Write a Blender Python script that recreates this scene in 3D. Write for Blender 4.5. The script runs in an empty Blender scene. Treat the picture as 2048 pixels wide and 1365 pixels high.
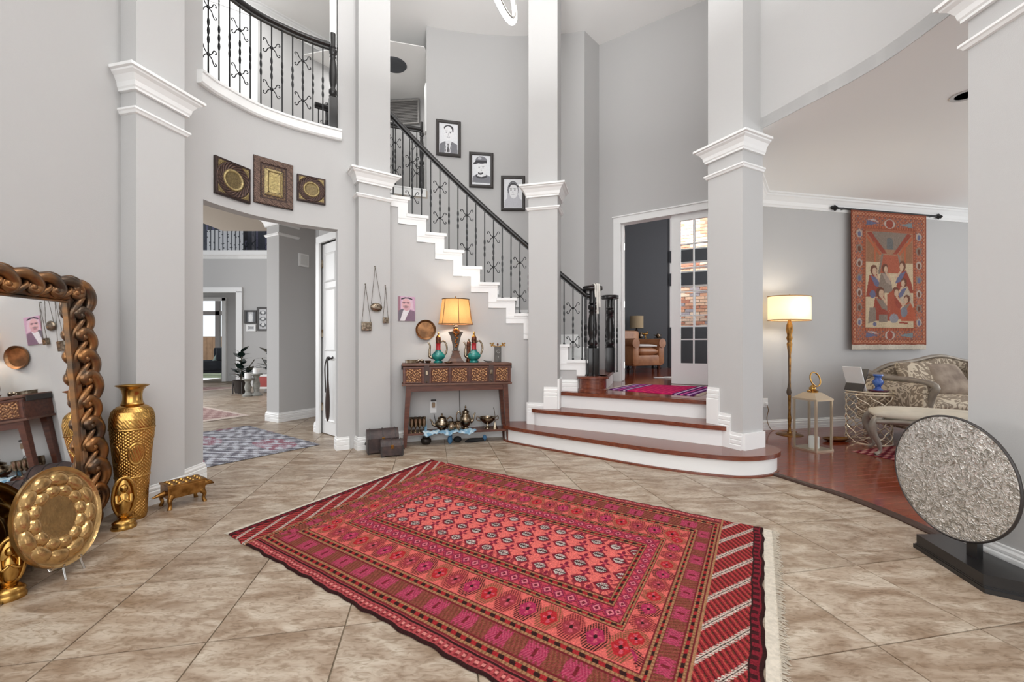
import bpy, bmesh, math, random
import numpy as np
from mathutils import Vector, Matrix, Euler
from math import sin, cos, pi, radians as R_

random.seed(7); RNG = np.random.default_rng(7)
SC = bpy.context.scene
COL = SC.collection

# ------------------------------------------------------------------ camera
H = 1.158; F = 846.0; HZ = 689.0                 # eye height, focal length in pixels of a 2048 frame, horizon row
cam_d = bpy.data.cameras.new('camera'); cam = bpy.data.objects.new('camera', cam_d); COL.objects.link(cam)
cam_d.sensor_width = 36; cam_d.lens = F / 2048 * 36; cam_d.clip_start = .05
cam_d.shift_y = (HZ - 682.5) / 2048
cam.location = (0, 0, H); cam.rotation_euler = (pi / 2, 0, 0)
SC.camera = cam

# ------------------------------------------------------------------ world, daylight, added fill panels, exposure
w = bpy.data.worlds.new('sky'); SC.world = w; w.use_nodes = True
wb = w.node_tree.nodes['Background']; wb.inputs[0].default_value = (.93, .96, 1, 1); wb.inputs[1].default_value = 1.15
def area(name, loc, rot, sx, sy, watts, col=(1, .995, .985)):
    d = bpy.data.lights.new(name, 'AREA'); d.shape = 'RECTANGLE'; d.size = sx; d.size_y = sy; d.energy = watts; d.color = col
    o = bpy.data.objects.new(name, d); o.location = loc; o.rotation_euler = rot; COL.objects.link(o); return o
area('entry_window_daylight', (0, -2.3, 3.0), (R_(90), 0, 0), 4.6, 5.0, 165)
area('living_upward_fill', (7.8, 3.2, 1.7), (R_(122), 0, R_(90)), 3.4, 2.0, 48)  # unseen panel, no window built; tilted up to brighten the living room ceiling
area('hall_window_daylight', (-8.2, 7.0, 2.2), (R_(90), 0, R_(-90)), 3.5, 2.6, 150)
area('study_window_daylight', (5.6, 8.3, 2.6), (R_(90), 0, R_(95)), 2.2, 2.6, 60)
area('upper_hall_fill', (-3.3, 5.2, 5.9), (0, 0, 0), 1.6, 1.2, 26)  # added panel under the ceiling, facing down to brighten the balcony hall
area('upper_stair_fill', (-2.3, 6.9, 5.55), (0, 0, 0), 1.0, .8, 12)  # another unseen downward panel, added to lift the hall above the stair
brk = area('brick_wall_fill', (3.6, 11.3, 4.6), (R_(38), 0, R_(-26)), 3.0, 1.0, 260)  # added outside the study so the bricks come out bright
vs = SC.view_settings; vs.view_transform = 'Standard'; vs.look = 'None'; vs.exposure = 0.0; vs.gamma = 1; vs.use_curve_mapping = False

# ------------------------------------------------------------------ helpers: places
def fl(px, py, z=0.0):
    """floor point (or point on the level z) seen at a pixel of the 2048 frame"""
    Y = F * (H - z) / (py - HZ); return Vector(((px - 1024) / F * Y, Y, z))
def at(px, py, Y):
    return Vector(((px - 1024) / F * Y, Y, H - (py - HZ) * Y / F))
def catmull(pts, n=6, closed=False):
    P = [Vector(p) for p in pts]; out = []; N = len(P)
    for i in range(N if closed else N - 1):
        p0 = P[(i - 1) % N] if closed or i > 0 else P[0] * 2 - P[1]
        p1 = P[i]; p2 = P[(i + 1) % N]
        p3 = P[(i + 2) % N] if closed or i + 2 < N else p2 * 2 - p1
        for k in range(n):
            t = k / n
            out.append(.5 * ((2 * p1) + (p2 - p0) * t + (2 * p0 - 5 * p1 + 4 * p2 - p3) * t * t + (3 * p1 - p0 - 3 * p2 + p3) * t ** 3))
    if not closed: out.append(P[-1])
    return out
def offset(pts, d):
    """offset a plan polyline to its left by d"""
    out = []; n = len(pts)
    for i, p in enumerate(pts):
        a = pts[max(0, i - 1)]; b = pts[min(n - 1, i + 1)]
        t = Vector((b[0] - a[0], b[1] - a[1])).normalized()
        out.append(Vector((p[0] - t.y * d, p[1] + t.x * d)))
    return out

# ------------------------------------------------------------------ helpers: materials
MATS = {}
def mat(name, col, rough=.5, metal=0.0, var=0.0, vscale=8.0, bump=0.0, bscale=40.0, col2=None, stretch=(1, 1, 1), emit=0.0, alpha=None, trans=0.0, spec=None, coat=0.0, attr=None, space='OBJECT', detail=4, ramp=(.35, .65)):
    if name in MATS: return MATS[name]
    m = bpy.data.materials.new(name); m.use_nodes = True; nt = m.node_tree; b = nt.nodes['Principled BSDF']
    c = tuple(col) + (1,)
    b.inputs['Base Color'].default_value = c; b.inputs['Roughness'].default_value = rough; b.inputs['Metallic'].default_value = metal
    if spec is not None: b.inputs['Specular IOR Level'].default_value = spec
    if coat: b.inputs['Coat Weight'].default_value = coat; b.inputs['Coat Roughness'].default_value = .12
    if trans: b.inputs['Transmission Weight'].default_value = trans
    if emit: b.inputs['Emission Color'].default_value = c; b.inputs['Emission Strength'].default_value = emit
    tc = None
    def coords():
        nonlocal tc
        if tc is None:
            if space == 'WORLD':
                g = nt.nodes.new('ShaderNodeNewGeometry'); src = g.outputs['Position']
            else:
                g = nt.nodes.new('ShaderNodeTexCoord'); src = g.outputs['Object']
            mp = nt.nodes.new('ShaderNodeMapping'); mp.inputs['Scale'].default_value = stretch
            nt.links.new(src, mp.inputs['Vector']); tc = mp.outputs[0]
        return tc
    src = None
    if attr:
        a = nt.nodes.new('ShaderNodeAttribute'); a.attribute_name = attr; src = a.outputs['Color']
    if var or col2:
        n = nt.nodes.new('ShaderNodeTexNoise'); n.inputs['Scale'].default_value = vscale; n.inputs['Detail'].default_value = detail
        nt.links.new(coords(), n.inputs['Vector'])
        r = nt.nodes.new('ShaderNodeMapRange'); r.inputs[1].default_value = ramp[0]; r.inputs[2].default_value = ramp[1]
        nt.links.new(n.outputs['Fac'], r.inputs[0])
        mx = nt.nodes.new('ShaderNodeMix'); mx.data_type = 'RGBA'
        if attr:
            mx.blend_type = 'MULTIPLY'; mx.inputs[0].default_value = 1
            mm = nt.nodes.new('ShaderNodeMapRange'); mm.inputs[3].default_value = 1 - var; mm.inputs[4].default_value = 1 + var
            nt.links.new(r.outputs[0], mm.inputs[0])
            nt.links.new(src, mx.inputs[6]); nt.links.new(mm.outputs[0], mx.inputs[7])
        else:
            nt.links.new(r.outputs[0], mx.inputs[0])
            d = col2 if col2 else tuple(x * (1 - var) for x in col)
            mx.inputs[6].default_value = c; mx.inputs[7].default_value = tuple(d) + (1,)
        src = mx.outputs[2]
    if src is not None: nt.links.new(src, b.inputs['Base Color'])
    if bump:
        n = nt.nodes.new('ShaderNodeTexNoise'); n.inputs['Scale'].default_value = bscale; n.inputs['Detail'].default_value = 3
        nt.links.new(coords(), n.inputs['Vector'])
        bp = nt.nodes.new('ShaderNodeBump'); bp.inputs['Strength'].default_value = bump; bp.inputs['Distance'].default_value = .01
        nt.links.new(n.outputs['Fac'], bp.inputs['Height']); nt.links.new(bp.outputs[0], b.inputs['Normal'])
    MATS[name] = m; return m
def S(r, g, b):
    """an sRGB colour 0..255 as linear"""
    return tuple(((v / 255) / 12.92 if v / 255 <= .04045 else ((v / 255 + .055) / 1.055) ** 2.4) for v in (r, g, b))

M_WALL = mat('grey_wall_paint', S(193, 192, 191), .85, bump=.08, bscale=160, space='WORLD', spec=.25)
M_WHITE = mat('white_trim_paint', S(240, 240, 239), .45)
M_CEIL = mat('white_ceiling_paint', S(246, 245, 243), .9, bump=.05, bscale=150, space='WORLD', spec=.2)
M_DARKWALL = mat('charcoal_wall_paint', S(84, 86, 91), .8, bump=.05, bscale=150)
M_GROUT = mat('tile_grout', S(126, 112, 92), .9, var=.2, vscale=30)
M_IRON = mat('black_iron', (.012, .012, .013), .38, .3)
M_BLACKWOOD = mat('black_lacquered_wood', (.010, .009, .009), .3, coat=.15)
M_WOOD = mat('cherry_wood', S(126, 66, 44), .26, col2=S(100, 48, 32), vscale=3.0, stretch=(1.2, 14, 14), coat=.3)
M_PLANK = mat('cherry_floor_plank', S(140, 58, 30), .16, col2=S(104, 40, 20), vscale=2.2, stretch=(1.2, 22, 22), coat=.35)
M_BRASS = mat('polished_brass', S(196, 152, 84), .24, 1.0, var=.25, vscale=14)
M_OLDBRASS = mat('antique_brass', S(178, 132, 74), .36, 1.0, col2=S(120, 82, 40), vscale=18)
M_BRONZE = mat('antique_bronze', S(150, 106, 66), .34, .85, col2=S(92, 78, 66), vscale=9, ramp=(.4, .62))
M_SILVER = mat('tarnished_silver', S(176, 164, 146), .22, 1.0, col2=S(110, 90, 66), vscale=22)
M_CHROME = mat('nickel', S(205, 203, 198), .18, 1.0)
M_BLACKFR = mat('dark_picture_frame', S(52, 47, 45), .45)

# ------------------------------------------------------------------ helpers: meshes
class MB:
    def __init__(s): s.v = []; s.f = []
    def add(s, vs, fs, M=None):
        o = len(s.v)
        s.v += [tuple(M @ Vector(p)) if M is not None else tuple(p) for p in vs]
        s.f += [tuple(o + i for i in q) for q in fs]; return s
    def box(s, c, d, rz=0, M=None, bev=0.0):
        x, y, z = d[0] / 2, d[1] / 2, d[2] / 2
        T = Matrix.Translation(c) @ Matrix.Rotation(rz, 4, 'Z')
        if M is not None: T = M @ T
        if bev <= 0:
            vs = [(sx * x, sy * y, sz * z) for sz in (-1, 1) for sx, sy in ((-1, -1), (1, -1), (1, 1), (-1, 1))]
            fs = [(3, 2, 1, 0), (4, 5, 6, 7), (0, 1, 5, 4), (1, 2, 6, 5), (2, 3, 7, 6), (3, 0, 4, 7)]
            return s.add(vs, fs, T)
        bm = bmesh.new(); bmesh.ops.create_cube(bm, size=1)
        for v in bm.verts: v.co = Vector((v.co.x * 2 * x, v.co.y * 2 * y, v.co.z * 2 * z))
        bmesh.ops.bevel(bm, geom=bm.edges[:], offset=bev, segments=2, profile=.6, affect='EDGES')
        bm.verts.index_update()
        s.add([v.co[:] for v in bm.verts], [[v.index for v in f.verts] for f in bm.faces], T); bm.free(); return s
    def lathe(s, prof, n=24, M=None, sx=1, sy=1):
        vs = []; fs = []
        for r, z in prof:
            for k in range(n): vs.append((r * cos(2 * pi * k / n) * sx, r * sin(2 * pi * k / n) * sy, z))
        for i in range(len(prof) - 1):
            for k in range(n):
                k2 = (k + 1) % n; fs.append((i * n + k, i * n + k2, (i + 1) * n + k2, (i + 1) * n + k))
        if prof[0][0] > 1e-6: fs.append(tuple(range(n))[::-1])
        if prof[-1][0] > 1e-6: fs.append(tuple((len(prof) - 1) * n + k for k in range(n)))
        return s.add(vs, fs, M)
    def tube(s, path, rad, n=8, M=None, closed=False, flat=1.0, twist=0.0):
        P = [Vector(p) for p in path]; N = len(P)
        rads = rad if isinstance(rad, (list, tuple)) else [rad] * N
        vs = []; fs = []; up = None
        for i, p in enumerate(P):
            a = P[(i - 1) % N] if closed or i else P[0]; b = P[(i + 1) % N] if closed or i < N - 1 else P[-1]
            t = (b - a).normalized()
            if up is None: up = Vector((0, 0, 1)) if abs(t.z) < .9 else Vector((1, 0, 0))
            sd = t.cross(up)
            if sd.length < 1e-5: sd = t.cross(Vector((0, 1, 0)))
            sd.normalize(); up = sd.cross(t).normalized()
            for k in range(n):
                a_ = 2 * pi * (k + .5) / n + twist * i
                vs.append(p + sd * cos(a_) * rads[i] + up * sin(a_) * rads[i] * flat)
        for i in range(N if closed else N - 1):
            j = (i + 1) % N
            for k in range(n):
                k2 = (k + 1) % n; fs.append((i * n + k, i * n + k2, j * n + k2, j * n + k))
        if not closed: fs.append(tuple(range(n))[::-1]); fs.append(tuple((N - 1) * n + k for k in range(n)))
        return s.add(vs, fs, M)
    def prism(s, poly, z0, z1, M=None, top=None):
        n = len(poly); vs = [(p[0], p[1], z0) for p in poly] + [(p[0], p[1], z1) for p in (top or poly)]
        fs = [tuple(range(n))[::-1], tuple(range(n, 2 * n))] + [(i, (i + 1) % n, n + (i + 1) % n, n + i) for i in range(n)]
        return s.add(vs, fs, M)
    def wall(s, pts, z0, z1, th):
        """solid strip along a plan polyline; thickness to the left of its direction"""
        q = offset(pts, th); n = len(pts)
        vs = [(p[0], p[1], z0) for p in pts] + [(p[0], p[1], z1) for p in pts] + [(p[0], p[1], z0) for p in q] + [(p[0], p[1], z1) for p in q]
        fs = []
        for i in range(n - 1):
            fs += [(i, i + 1, n + i + 1, n + i), (2 * n + i + 1, 2 * n + i, 3 * n + i, 3 * n + i + 1), (n + i, n + i + 1, 3 * n + i + 1, 3 * n + i), (i + 1, i, 2 * n + i, 2 * n + i + 1)]
        fs += [(0, n, 3 * n, 2 * n), (n - 1, 3 * n - 1, 4 * n - 1, 2 * n - 1)]
        return s.add(vs, fs)
    def sweep(s, pts, prof, closed=False):
        """sweep a profile [(out, z)] along a plan polyline; 'out' is to the right of its direction, with mitred corners"""
        n = len(pts); m = len(prof); P = [Vector((p[0], p[1])) for p in pts]; vs = []; fs = []
        for i, p in enumerate(P):
            e = []
            if closed or i > 0: e.append((p - P[i - 1]).normalized())
            if closed or i < n - 1: e.append((P[(i + 1) % n] - p).normalized())
            ns = [Vector((t.y, -t.x)) for t in e]
            if len(ns) == 2:
                b = (ns[0] + ns[1]); b = b.normalized() / max(.3, b.normalized().dot(ns[0]))
            else: b = ns[0]
            for o, z in prof: vs.append((p.x + b.x * o, p.y + b.y * o, z))
        for i in range(n if closed else n - 1):
            j = (i + 1) % n
            for k in range(m):
                k2 = (k + 1) % m; fs.append((i * m + k, i * m + k2, j * m + k2, j * m + k))
        if not closed: fs.append(tuple(range(m))); fs.append(tuple((n - 1) * m + k for k in range(m))[::-1])
        return s.add(vs, fs)
    def ball(s, c, r, n=12, m=8, M=None):
        rr = r if isinstance(r, (tuple, list)) else (r, r, r)
        prof = [(sin(pi * i / m), -cos(pi * i / m)) for i in range(m + 1)]
        vs = []; fs = []
        T = Matrix.Translation(c) @ Matrix.Diagonal((rr[0], rr[1], rr[2], 1))
        if M is not None: T = M @ T
        return s.lathe([(max(a, 1e-7) if 0 < i < m else 0, b) for i, (a, b) in enumerate(prof)], n, T)
    def mesh(s, name, m, smooth=None, fix=True):
        me = bpy.data.meshes.new(name); me.from_pydata(s.v, [], s.f); me.materials.append(m)
        if fix:
            bm = bmesh.new(); bm.from_mesh(me); bmesh.ops.remove_doubles(bm, verts=bm.verts, dist=1e-6)
            bmesh.ops.recalc_face_normals(bm, faces=bm.faces); bm.to_mesh(me); bm.free()
        if smooth is not None: smooth_by_angle(me, smooth)
        me.update(); return me
    def build(s, name, m, parent=None, smooth=None, **kw):
        return link(name, s.mesh(name, m, smooth), parent, **kw)
def smooth_by_angle(me, deg):
    me.polygons.foreach_set('use_smooth', [True] * len(me.polygons))
    if deg < 179:
        bm = bmesh.new(); bm.from_mesh(me); lim = R_(deg)
        sharp = [not (len(e.link_faces) == 2 and e.calc_face_angle(0) < lim) for e in bm.edges]
        bm.free()
        a = me.attributes.get('sharp_edge') or me.attributes.new('sharp_edge', 'BOOLEAN', 'EDGE')
        a.data.foreach_set('value', sharp)
def link(name, me, parent=None, loc=None, rz=None):
    o = bpy.data.objects.new(name, me); COL.objects.link(o)
    if parent is not None: o.parent = parent
    if loc is not None: o.location = loc
    if rz is not None: o.rotation_euler = (0, 0, rz)
    return o
def tag(o, label, cat, group=None, kind=None):
    o['label'] = label; o['category'] = cat
    if group: o['group'] = group
    if kind: o['kind'] = kind
    return o
def thing(name, label, cat, loc=(0, 0, 0), rz=0, group=None, kind=None):
    o = bpy.data.objects.new(name, None); o.empty_display_size = .1; COL.objects.link(o); o.location = loc; o.rotation_euler = (0, 0, rz)
    return tag(o, label, cat, group, kind)
def struct(name, mb, m, label, cat='wall', smooth=None):
    o = mb.build(name, m, None, smooth); return tag(o, label, cat, None, 'structure')
def copy_tree(o, parent=None):
    c = o.copy(); COL.objects.link(c); c.parent = parent
    for ch in o.children: copy_tree(ch, c)
    return c
def soften(o, bev=.004, seg=2):
    md = o.modifiers.new('edge', 'BEVEL'); md.width = bev; md.segments = seg; md.limit_method = 'ANGLE'; md.angle_limit = R_(40); return o
def TR(loc=(0, 0, 0), rx=0, ry=0, rz=0, sc=1):
    return Matrix.Translation(loc) @ Euler((rx, ry, rz)).to_matrix().to_4x4() @ Matrix.Scale(sc, 4)

# painted surfaces: colours worked out in numpy, stored as a colour attribute on a fine grid
class Canvas:
    def __init__(s, w, h, col=(1, 1, 1)):
        s.w, s.h = w, h; s.a = np.ones((h, w, 3)) * np.array(col)
        s.x, s.y = np.meshgrid((np.arange(w)) / (w - 1), (np.arange(h)) / (h - 1))   # x right, y up, 0..1
    def put(s, m, col, k=1.0):
        m = np.clip(m.astype(float) * k, 0, 1)[..., None]; s.a = s.a * (1 - m) + np.array(col) * m
    def rect(s, x0, y0, x1, y1, col, k=1): s.put((s.x >= x0) & (s.x <= x1) & (s.y >= y0) & (s.y <= y1), col, k)
    def ell(s, cx, cy, rx, ry, col, k=1, rot=0):
        dx, dy = s.x - cx, s.y - cy; c, n = cos(rot), sin(rot)
        s.put(((dx * c + dy * n) / rx) ** 2 + ((-dx * n + dy * c) / ry) ** 2 <= 1, col, k)
    def poly(s, pts, col, k=1):
        m = np.zeros(s.x.shape, bool); j = len(pts) - 1
        for i in range(len(pts)):
            xi, yi = pts[i]; xj, yj = pts[j]
            if yi != yj: m ^= ((yi > s.y) != (yj > s.y)) & (s.x < (xj - xi) * (s.y - yi) / (yj - yi) + xi)
            j = i
        s.put(m, col, k)
    def line(s, pts, wd, col, k=1, asp=1.0):
        m = np.zeros(s.x.shape, bool)
        for (x0, y0), (x1, y1) in zip(pts[:-1], pts[1:]):
            dx, dy = (x1 - x0), (y1 - y0) * asp; L = dx * dx + dy * dy + 1e-12
            t = np.clip(((s.x - x0) * dx + (s.y - y0) * asp * dy) / L, 0, 1)
            m |= ((s.x - x0 - t * dx) ** 2 + ((s.y - y0) * asp - t * dy) ** 2) < wd * wd
        s.put(m, col, k)
def painted(name, pos, colr, m, parent=None, smooth=False):
    """pos (h,w,3) and colr (h,w,3, linear) -> grid mesh with colour attribute 'paint'"""
    h, wd = pos.shape[:2]; me = bpy.data.meshes.new(name)
    idx = np.arange(h * wd).reshape(h, wd)
    q = np.stack([idx[:-1, :-1], idx[:-1, 1:], idx[1:, 1:], idx[1:, :-1]], -1).reshape(-1, 4)
    me.vertices.add(h * wd); me.vertices.foreach_set('co', pos.reshape(-1).astype(np.float32))
    me.loops.add(q.size); me.loops.foreach_set('vertex_index', q.reshape(-1).astype(np.int32))
    me.polygons.add(len(q)); me.polygons.foreach_set('loop_start', (np.arange(len(q)) * 4).astype(np.int32))
    me.update(calc_edges=True)
    if smooth: me.polygons.foreach_set('use_smooth', [True] * len(me.polygons))
    ca = me.color_attributes.new('paint', 'FLOAT_COLOR', 'POINT')
    c4 = np.ones((h * wd, 4), np.float32); c4[:, :3] = colr.reshape(-1, 3); ca.data.foreach_set('color', c4.reshape(-1))
    me.materials.append(m); return link(name, me, parent)
def lin(a):
    a = np.asarray(a, float) / 255; return np.where(a <= .04045, a / 12.92, ((a + .055) / 1.055) ** 2.4)
M_PAINT = mat('printed_picture', (1, 1, 1), .6, attr='paint', var=.04, vscale=60)
M_WEAVE = mat('woven_wool', (1, 1, 1), .95, attr='paint', var=.16, vscale=160, bump=.35, bscale=420, spec=.1)
def picture_grid(w_, h_, cv, y=0.0):
    x = (cv.x - .5) * w_; z = (cv.y - .5) * h_
    return np.stack([x, np.full_like(x, y), z], -1)
# ================================================================== the setting
TOP = 5.97                                        # foyer ceiling
RISE = .193; F2 = 18 * RISE                       # stair riser and upper floor level
BASE = [(0, 0), (.020, 0), (.020, .045), (.016, .05), (.020, .055), (.020, .09), (.014, .097), (.017, .103), (.017, .115), (.009, .126), (.009, .136), (0, .14)]
def lift(prof, z): return [(a, b + z) for a, b in prof]
CROWN = [(0, 2.93), (.022, 2.93), (.022, 2.945), (.03, 2.955), (.036, 2.985), (.058, 3.02), (.078, 3.035), (.082, 3.045), (.098, 3.05), (.098, 3.07), (0, 3.07)]
BAND = [(0, 2.772), (.014, 2.776), (.022, 2.79), (.03, 2.797), (.03, 2.81), (0, 2.81)]

# ---- floor: grout bed and single tiles
def tile_material():
    m = bpy.data.materials.new('travertine_tile'); m.use_nodes = True; nt = m.node_tree; b = nt.nodes['Principled BSDF']; N = nt.nodes.new; L = nt.links.new
    g = N('ShaderNodeNewGeometry'); oi = N('ShaderNodeObjectInfo')
    rv = N('ShaderNodeVectorMath'); rv.operation = 'SCALE'; rv.inputs[0].default_value = (37, 19, 5); L(oi.outputs['Random'], rv.inputs['Scale'])
    ad = N('ShaderNodeVectorMath'); L(g.outputs['Position'], ad.inputs[0]); L(rv.outputs[0], ad.inputs[1])
    mp = N('ShaderNodeMapping'); mp.inputs['Rotation'].default_value = (0, 0, .45); mp.inputs['Scale'].default_value = (1, 2.6, 1); L(ad.outputs[0], mp.inputs['Vector'])
    def noise(sc, det, dist=0.0):
        n = N('ShaderNodeTexNoise'); n.inputs['Scale'].default_value = sc; n.inputs['Detail'].default_value = det; n.inputs['Distortion'].default_value = dist; L(mp.outputs[0], n.inputs['Vector']); return n
    n1 = noise(3.6, 8, .9); n2 = noise(19, 7, 1.5)
    r1 = N('ShaderNodeValToRGB'); e = r1.color_ramp.elements; e[0].position = .34; e[0].color = S(143, 121, 100) + (1,); e[1].position = .66; e[1].color = S(196, 183, 166) + (1,)
    e2 = r1.color_ramp.elements.new(.5); e2.color = S(172, 154, 135) + (1,); L(n1.outputs[0], r1.inputs[0])
    r2 = N('ShaderNodeValToRGB'); f = r2.color_ramp.elements; f[0].position = .33; f[0].color = (.58, .52, .45, 1); f[1].position = .54; f[1].color = (1, 1, 1, 1); L(n2.outputs[0], r2.inputs[0])
    mx = N('ShaderNodeMix'); mx.data_type = 'RGBA'; mx.blend_type = 'MULTIPLY'; mx.inputs[0].default_value = .8; L(r1.outputs[0], mx.inputs[6]); L(r2.outputs[0], mx.inputs[7])
    hv = N('ShaderNodeHueSaturation'); mr = N('ShaderNodeMapRange'); mr.inputs[3].default_value = .93; mr.inputs[4].default_value = 1.07; L(oi.outputs['Random'], mr.inputs[0]); L(mr.outputs[0], hv.inputs['Value']); L(mx.outputs[2], hv.inputs['Color'])
    L(hv.outputs[0], b.inputs['Base Color']); b.inputs['Roughness'].default_value = .38
    bp = N('ShaderNodeBump'); bp.inputs['Strength'].default_value = .12; bp.inputs['Distance'].default_value = .004; L(n2.outputs[0], bp.inputs['Height']); L(bp.outputs[0], b.inputs['Normal'])
    return m
M_TILE = tile_material()
floor = struct('floor', MB().box((-2.9, 6.75, -.056), (14.2, 18.6, .1)), M_GROUT, 'beige stone tile floor of the foyer and hall', 'floor')
TH, TS, TO = -.1896, .508, Vector((-1.685, 1.549))
tb = MB(); tb.box((0, 0, -.006), (TS - .0055, TS - .0055, .012), bev=.002); tile_me = tb.mesh('tile', M_TILE)
def tile_at(a, b): return TO + TS * Vector((a * cos(TH) + b * sin(TH), -a * sin(TH) + b * cos(TH)))
for a in range(-20, 14):
    for b in range(-6, 26):
        c = tile_at(a + .5, b + .5); r = c.x / max(c.y, .1)
        foyer = .6 < c.y < 5.7 and -2.95 < c.x < 2.95 and abs(r) < 1.75
        hall = 3.3 < c.y < 12.4 and -.80 < r < -.38 and c.x < -1.5
        if foyer or hall:
            o = link('tile', tile_me, floor, (c.x, c.y, 0), -TH)

# ---- columns of the rotunda
def pilaster(A, d, wd, dep, label, z0=0.0, base=True):
    A = Vector(A); d = Vector(d).normalized(); n = Vector((-d.y, d.x)); B = A + d * wd
    path = [A + n * dep, A, B, B + n * dep]
    t = thing('column', label, 'column', (A.x, A.y, 0), kind='structure', group='foyer columns'); off = Vector((A.x, A.y, 0))
    def loc(mb): mb.v = [(x - off.x, y - off.y, z) for x, y, z in mb.v]; return mb
    loc(MB().prism([path[1], path[2], path[3], path[0]], z0, TOP)).build('shaft', M_WALL, t)
    loc(MB().sweep(path, CROWN)).build('crown_capital', M_WHITE, t)
    loc(MB().sweep(path, BAND)).build('neck_moulding', M_WHITE, t)
    if base: loc(MB().sweep(path, lift(BASE, z0))).build('baseboard', M_WHITE, t)
    return t
P1A, P1D = (-2.625, 2.955), (.225, .974)
P2A, P2D = (-1.677, 4.62), (.815, .58)
P3A, P3D = (.2, 5.13), (.967, -.255)
P4A, P4D = (1.93, 4.165), (.46, -.888)
pilaster(P1A, P1D, .345, .35, 'grey wall column with white capital between the carved mirror and the hall opening')
pilaster(P2A, P2D, .352, .35, 'grey column with white capital on which three small metal purses hang')
pilaster(P3A, P3D, .353, .30, 'grey column with white capital at the foot of the curved stair', base=False)
pilaster(P4A, P4D, .36, .30, 'grey column with white capital between entry steps and living room', base=False)
pilaster((2.50, 2.318), (0, -1), .40, .30, 'grey column with white capital behind the standing round disc')

# ---- foyer walls
wl = MB(); PL = [Vector((-2.15, -2.6)), Vector((-2.36, 0)), Vector((-2.655, 2.1)), Vector((-2.765, 3.0)), Vector((-2.70, 3.36))]
wl.wall(PL, 0, TOP, .15); struct('wall_left', wl, M_WALL, 'plain grey wall behind the carved mirror', 'wall')
tag(MB().sweep(PL[:4], BASE).build('baseboard_left', M_WHITE), 'white reeded baseboard behind the brass vase', 'baseboard', kind='structure')
BAY = catmull([(-2.665, 3.26), (-2.665, 3.65), (-2.61, 3.86), (-2.49, 4.12), (-2.30, 4.33), (-2.10, 4.49), (-1.90, 4.615), (-1.70, 4.74)], 14)
jl, jr = 14, 84
wb_ = MB(); wb_.wall(BAY[:jl + 1], 0, TOP, .13); wb_.wall(BAY[jr:], 0, TOP, .13); wb_.wall(BAY[jl:jr + 1], 2.41, F2 - .10, .13)
struct('wall_bay', wb_, M_WALL, 'curved grey wall with hall opening below and balcony opening above', 'wall', smooth=30)
MBj = MB().sweep([Vector((-2.80, 3.665)), BAY[jl]][::-1] and [BAY[0] + Vector((0, .02)), BAY[jl], BAY[jl] + Vector((-.13, .01))], BASE)
tag(MBj.build('baseboard_bay', M_WHITE), 'short white baseboard ending at the left side of the hall opening', 'baseboard', kind='structure')
nj = (BAY[jr + 1] - BAY[jr - 1]).normalized(); nj = Vector((-nj.y, nj.x))
tag(MB().sweep([BAY[jr] + nj * .13, BAY[jr], BAY[-8]], BASE).build('baseboard_jamb', M_WHITE), 'white baseboard wrapping the wall end beside the small trunks', 'baseboard', kind='structure')

# balcony sill
sill = MB(); sp = BAY[jl - 3:jr + 3]
sill.sweep(sp, [(-.14, F2 - .10), (.035, F2 - .10), (.05, F2 - .085), (.05, F2 - .012), (.062, F2 - .006), (.062, F2 + .014), (-.14, F2 + .014)])
struct('trim_balcony', sill, M_WHITE, 'white curved balcony sill under the upper railing', 'trim', smooth=30)

# ---- stair geometry
SCX, SCY, SR = .1, 2.0, 3.3; SW = 1.30
def pol(r, a): return Vector((SCX + r * sin(a), SCY + r * cos(a)))
def arc(r, a0, a1, n=8): return [pol(r, a0 + (a1 - a0) * i / n) for i in range(n + 1)]
def phi(k): return -.0188 - .0665 * (k - 9)
ws = MB()
for k in range(4, 17): ws.wall(arc(SR, phi(k + 1), phi(k) - (0 if k > 4 else .03), 3), 0, RISE * k - .04, .10)
struct('wall_stair_spandrel', ws, M_WALL, 'curved grey wall under the stair behind the console table', 'wall', smooth=30)
tag(MB().sweep(arc(SR, phi(17), .13, 18), BASE).build('baseboard_spandrel', M_WHITE), 'white baseboard along the wall behind the console table', 'baseboard', kind='structure')
RO = SR + SW
wo = MB(); wo.wall(arc(RO, -.307, .222, 16), 0, TOP, .12); wo.wall(arc(RO, -.56, -.307, 6), 0, F2 - .03, .12)
struct('wall_stair_outer', wo, M_WALL, 'tall curved grey wall carrying three framed pencil portraits', 'wall', smooth=30)
E1 = pol(RO, .222)
D0 = Vector((1.40, 6.80)); DD = Vector((.824, -.566)).normalized(); DN = Vector((-DD.y, DD.x))
struct('wall_stair_return', MB().wall([E1, D0], 0, TOP, .08), M_WALL, 'narrow grey wall turn between stair wall and study door', 'wall')

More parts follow.
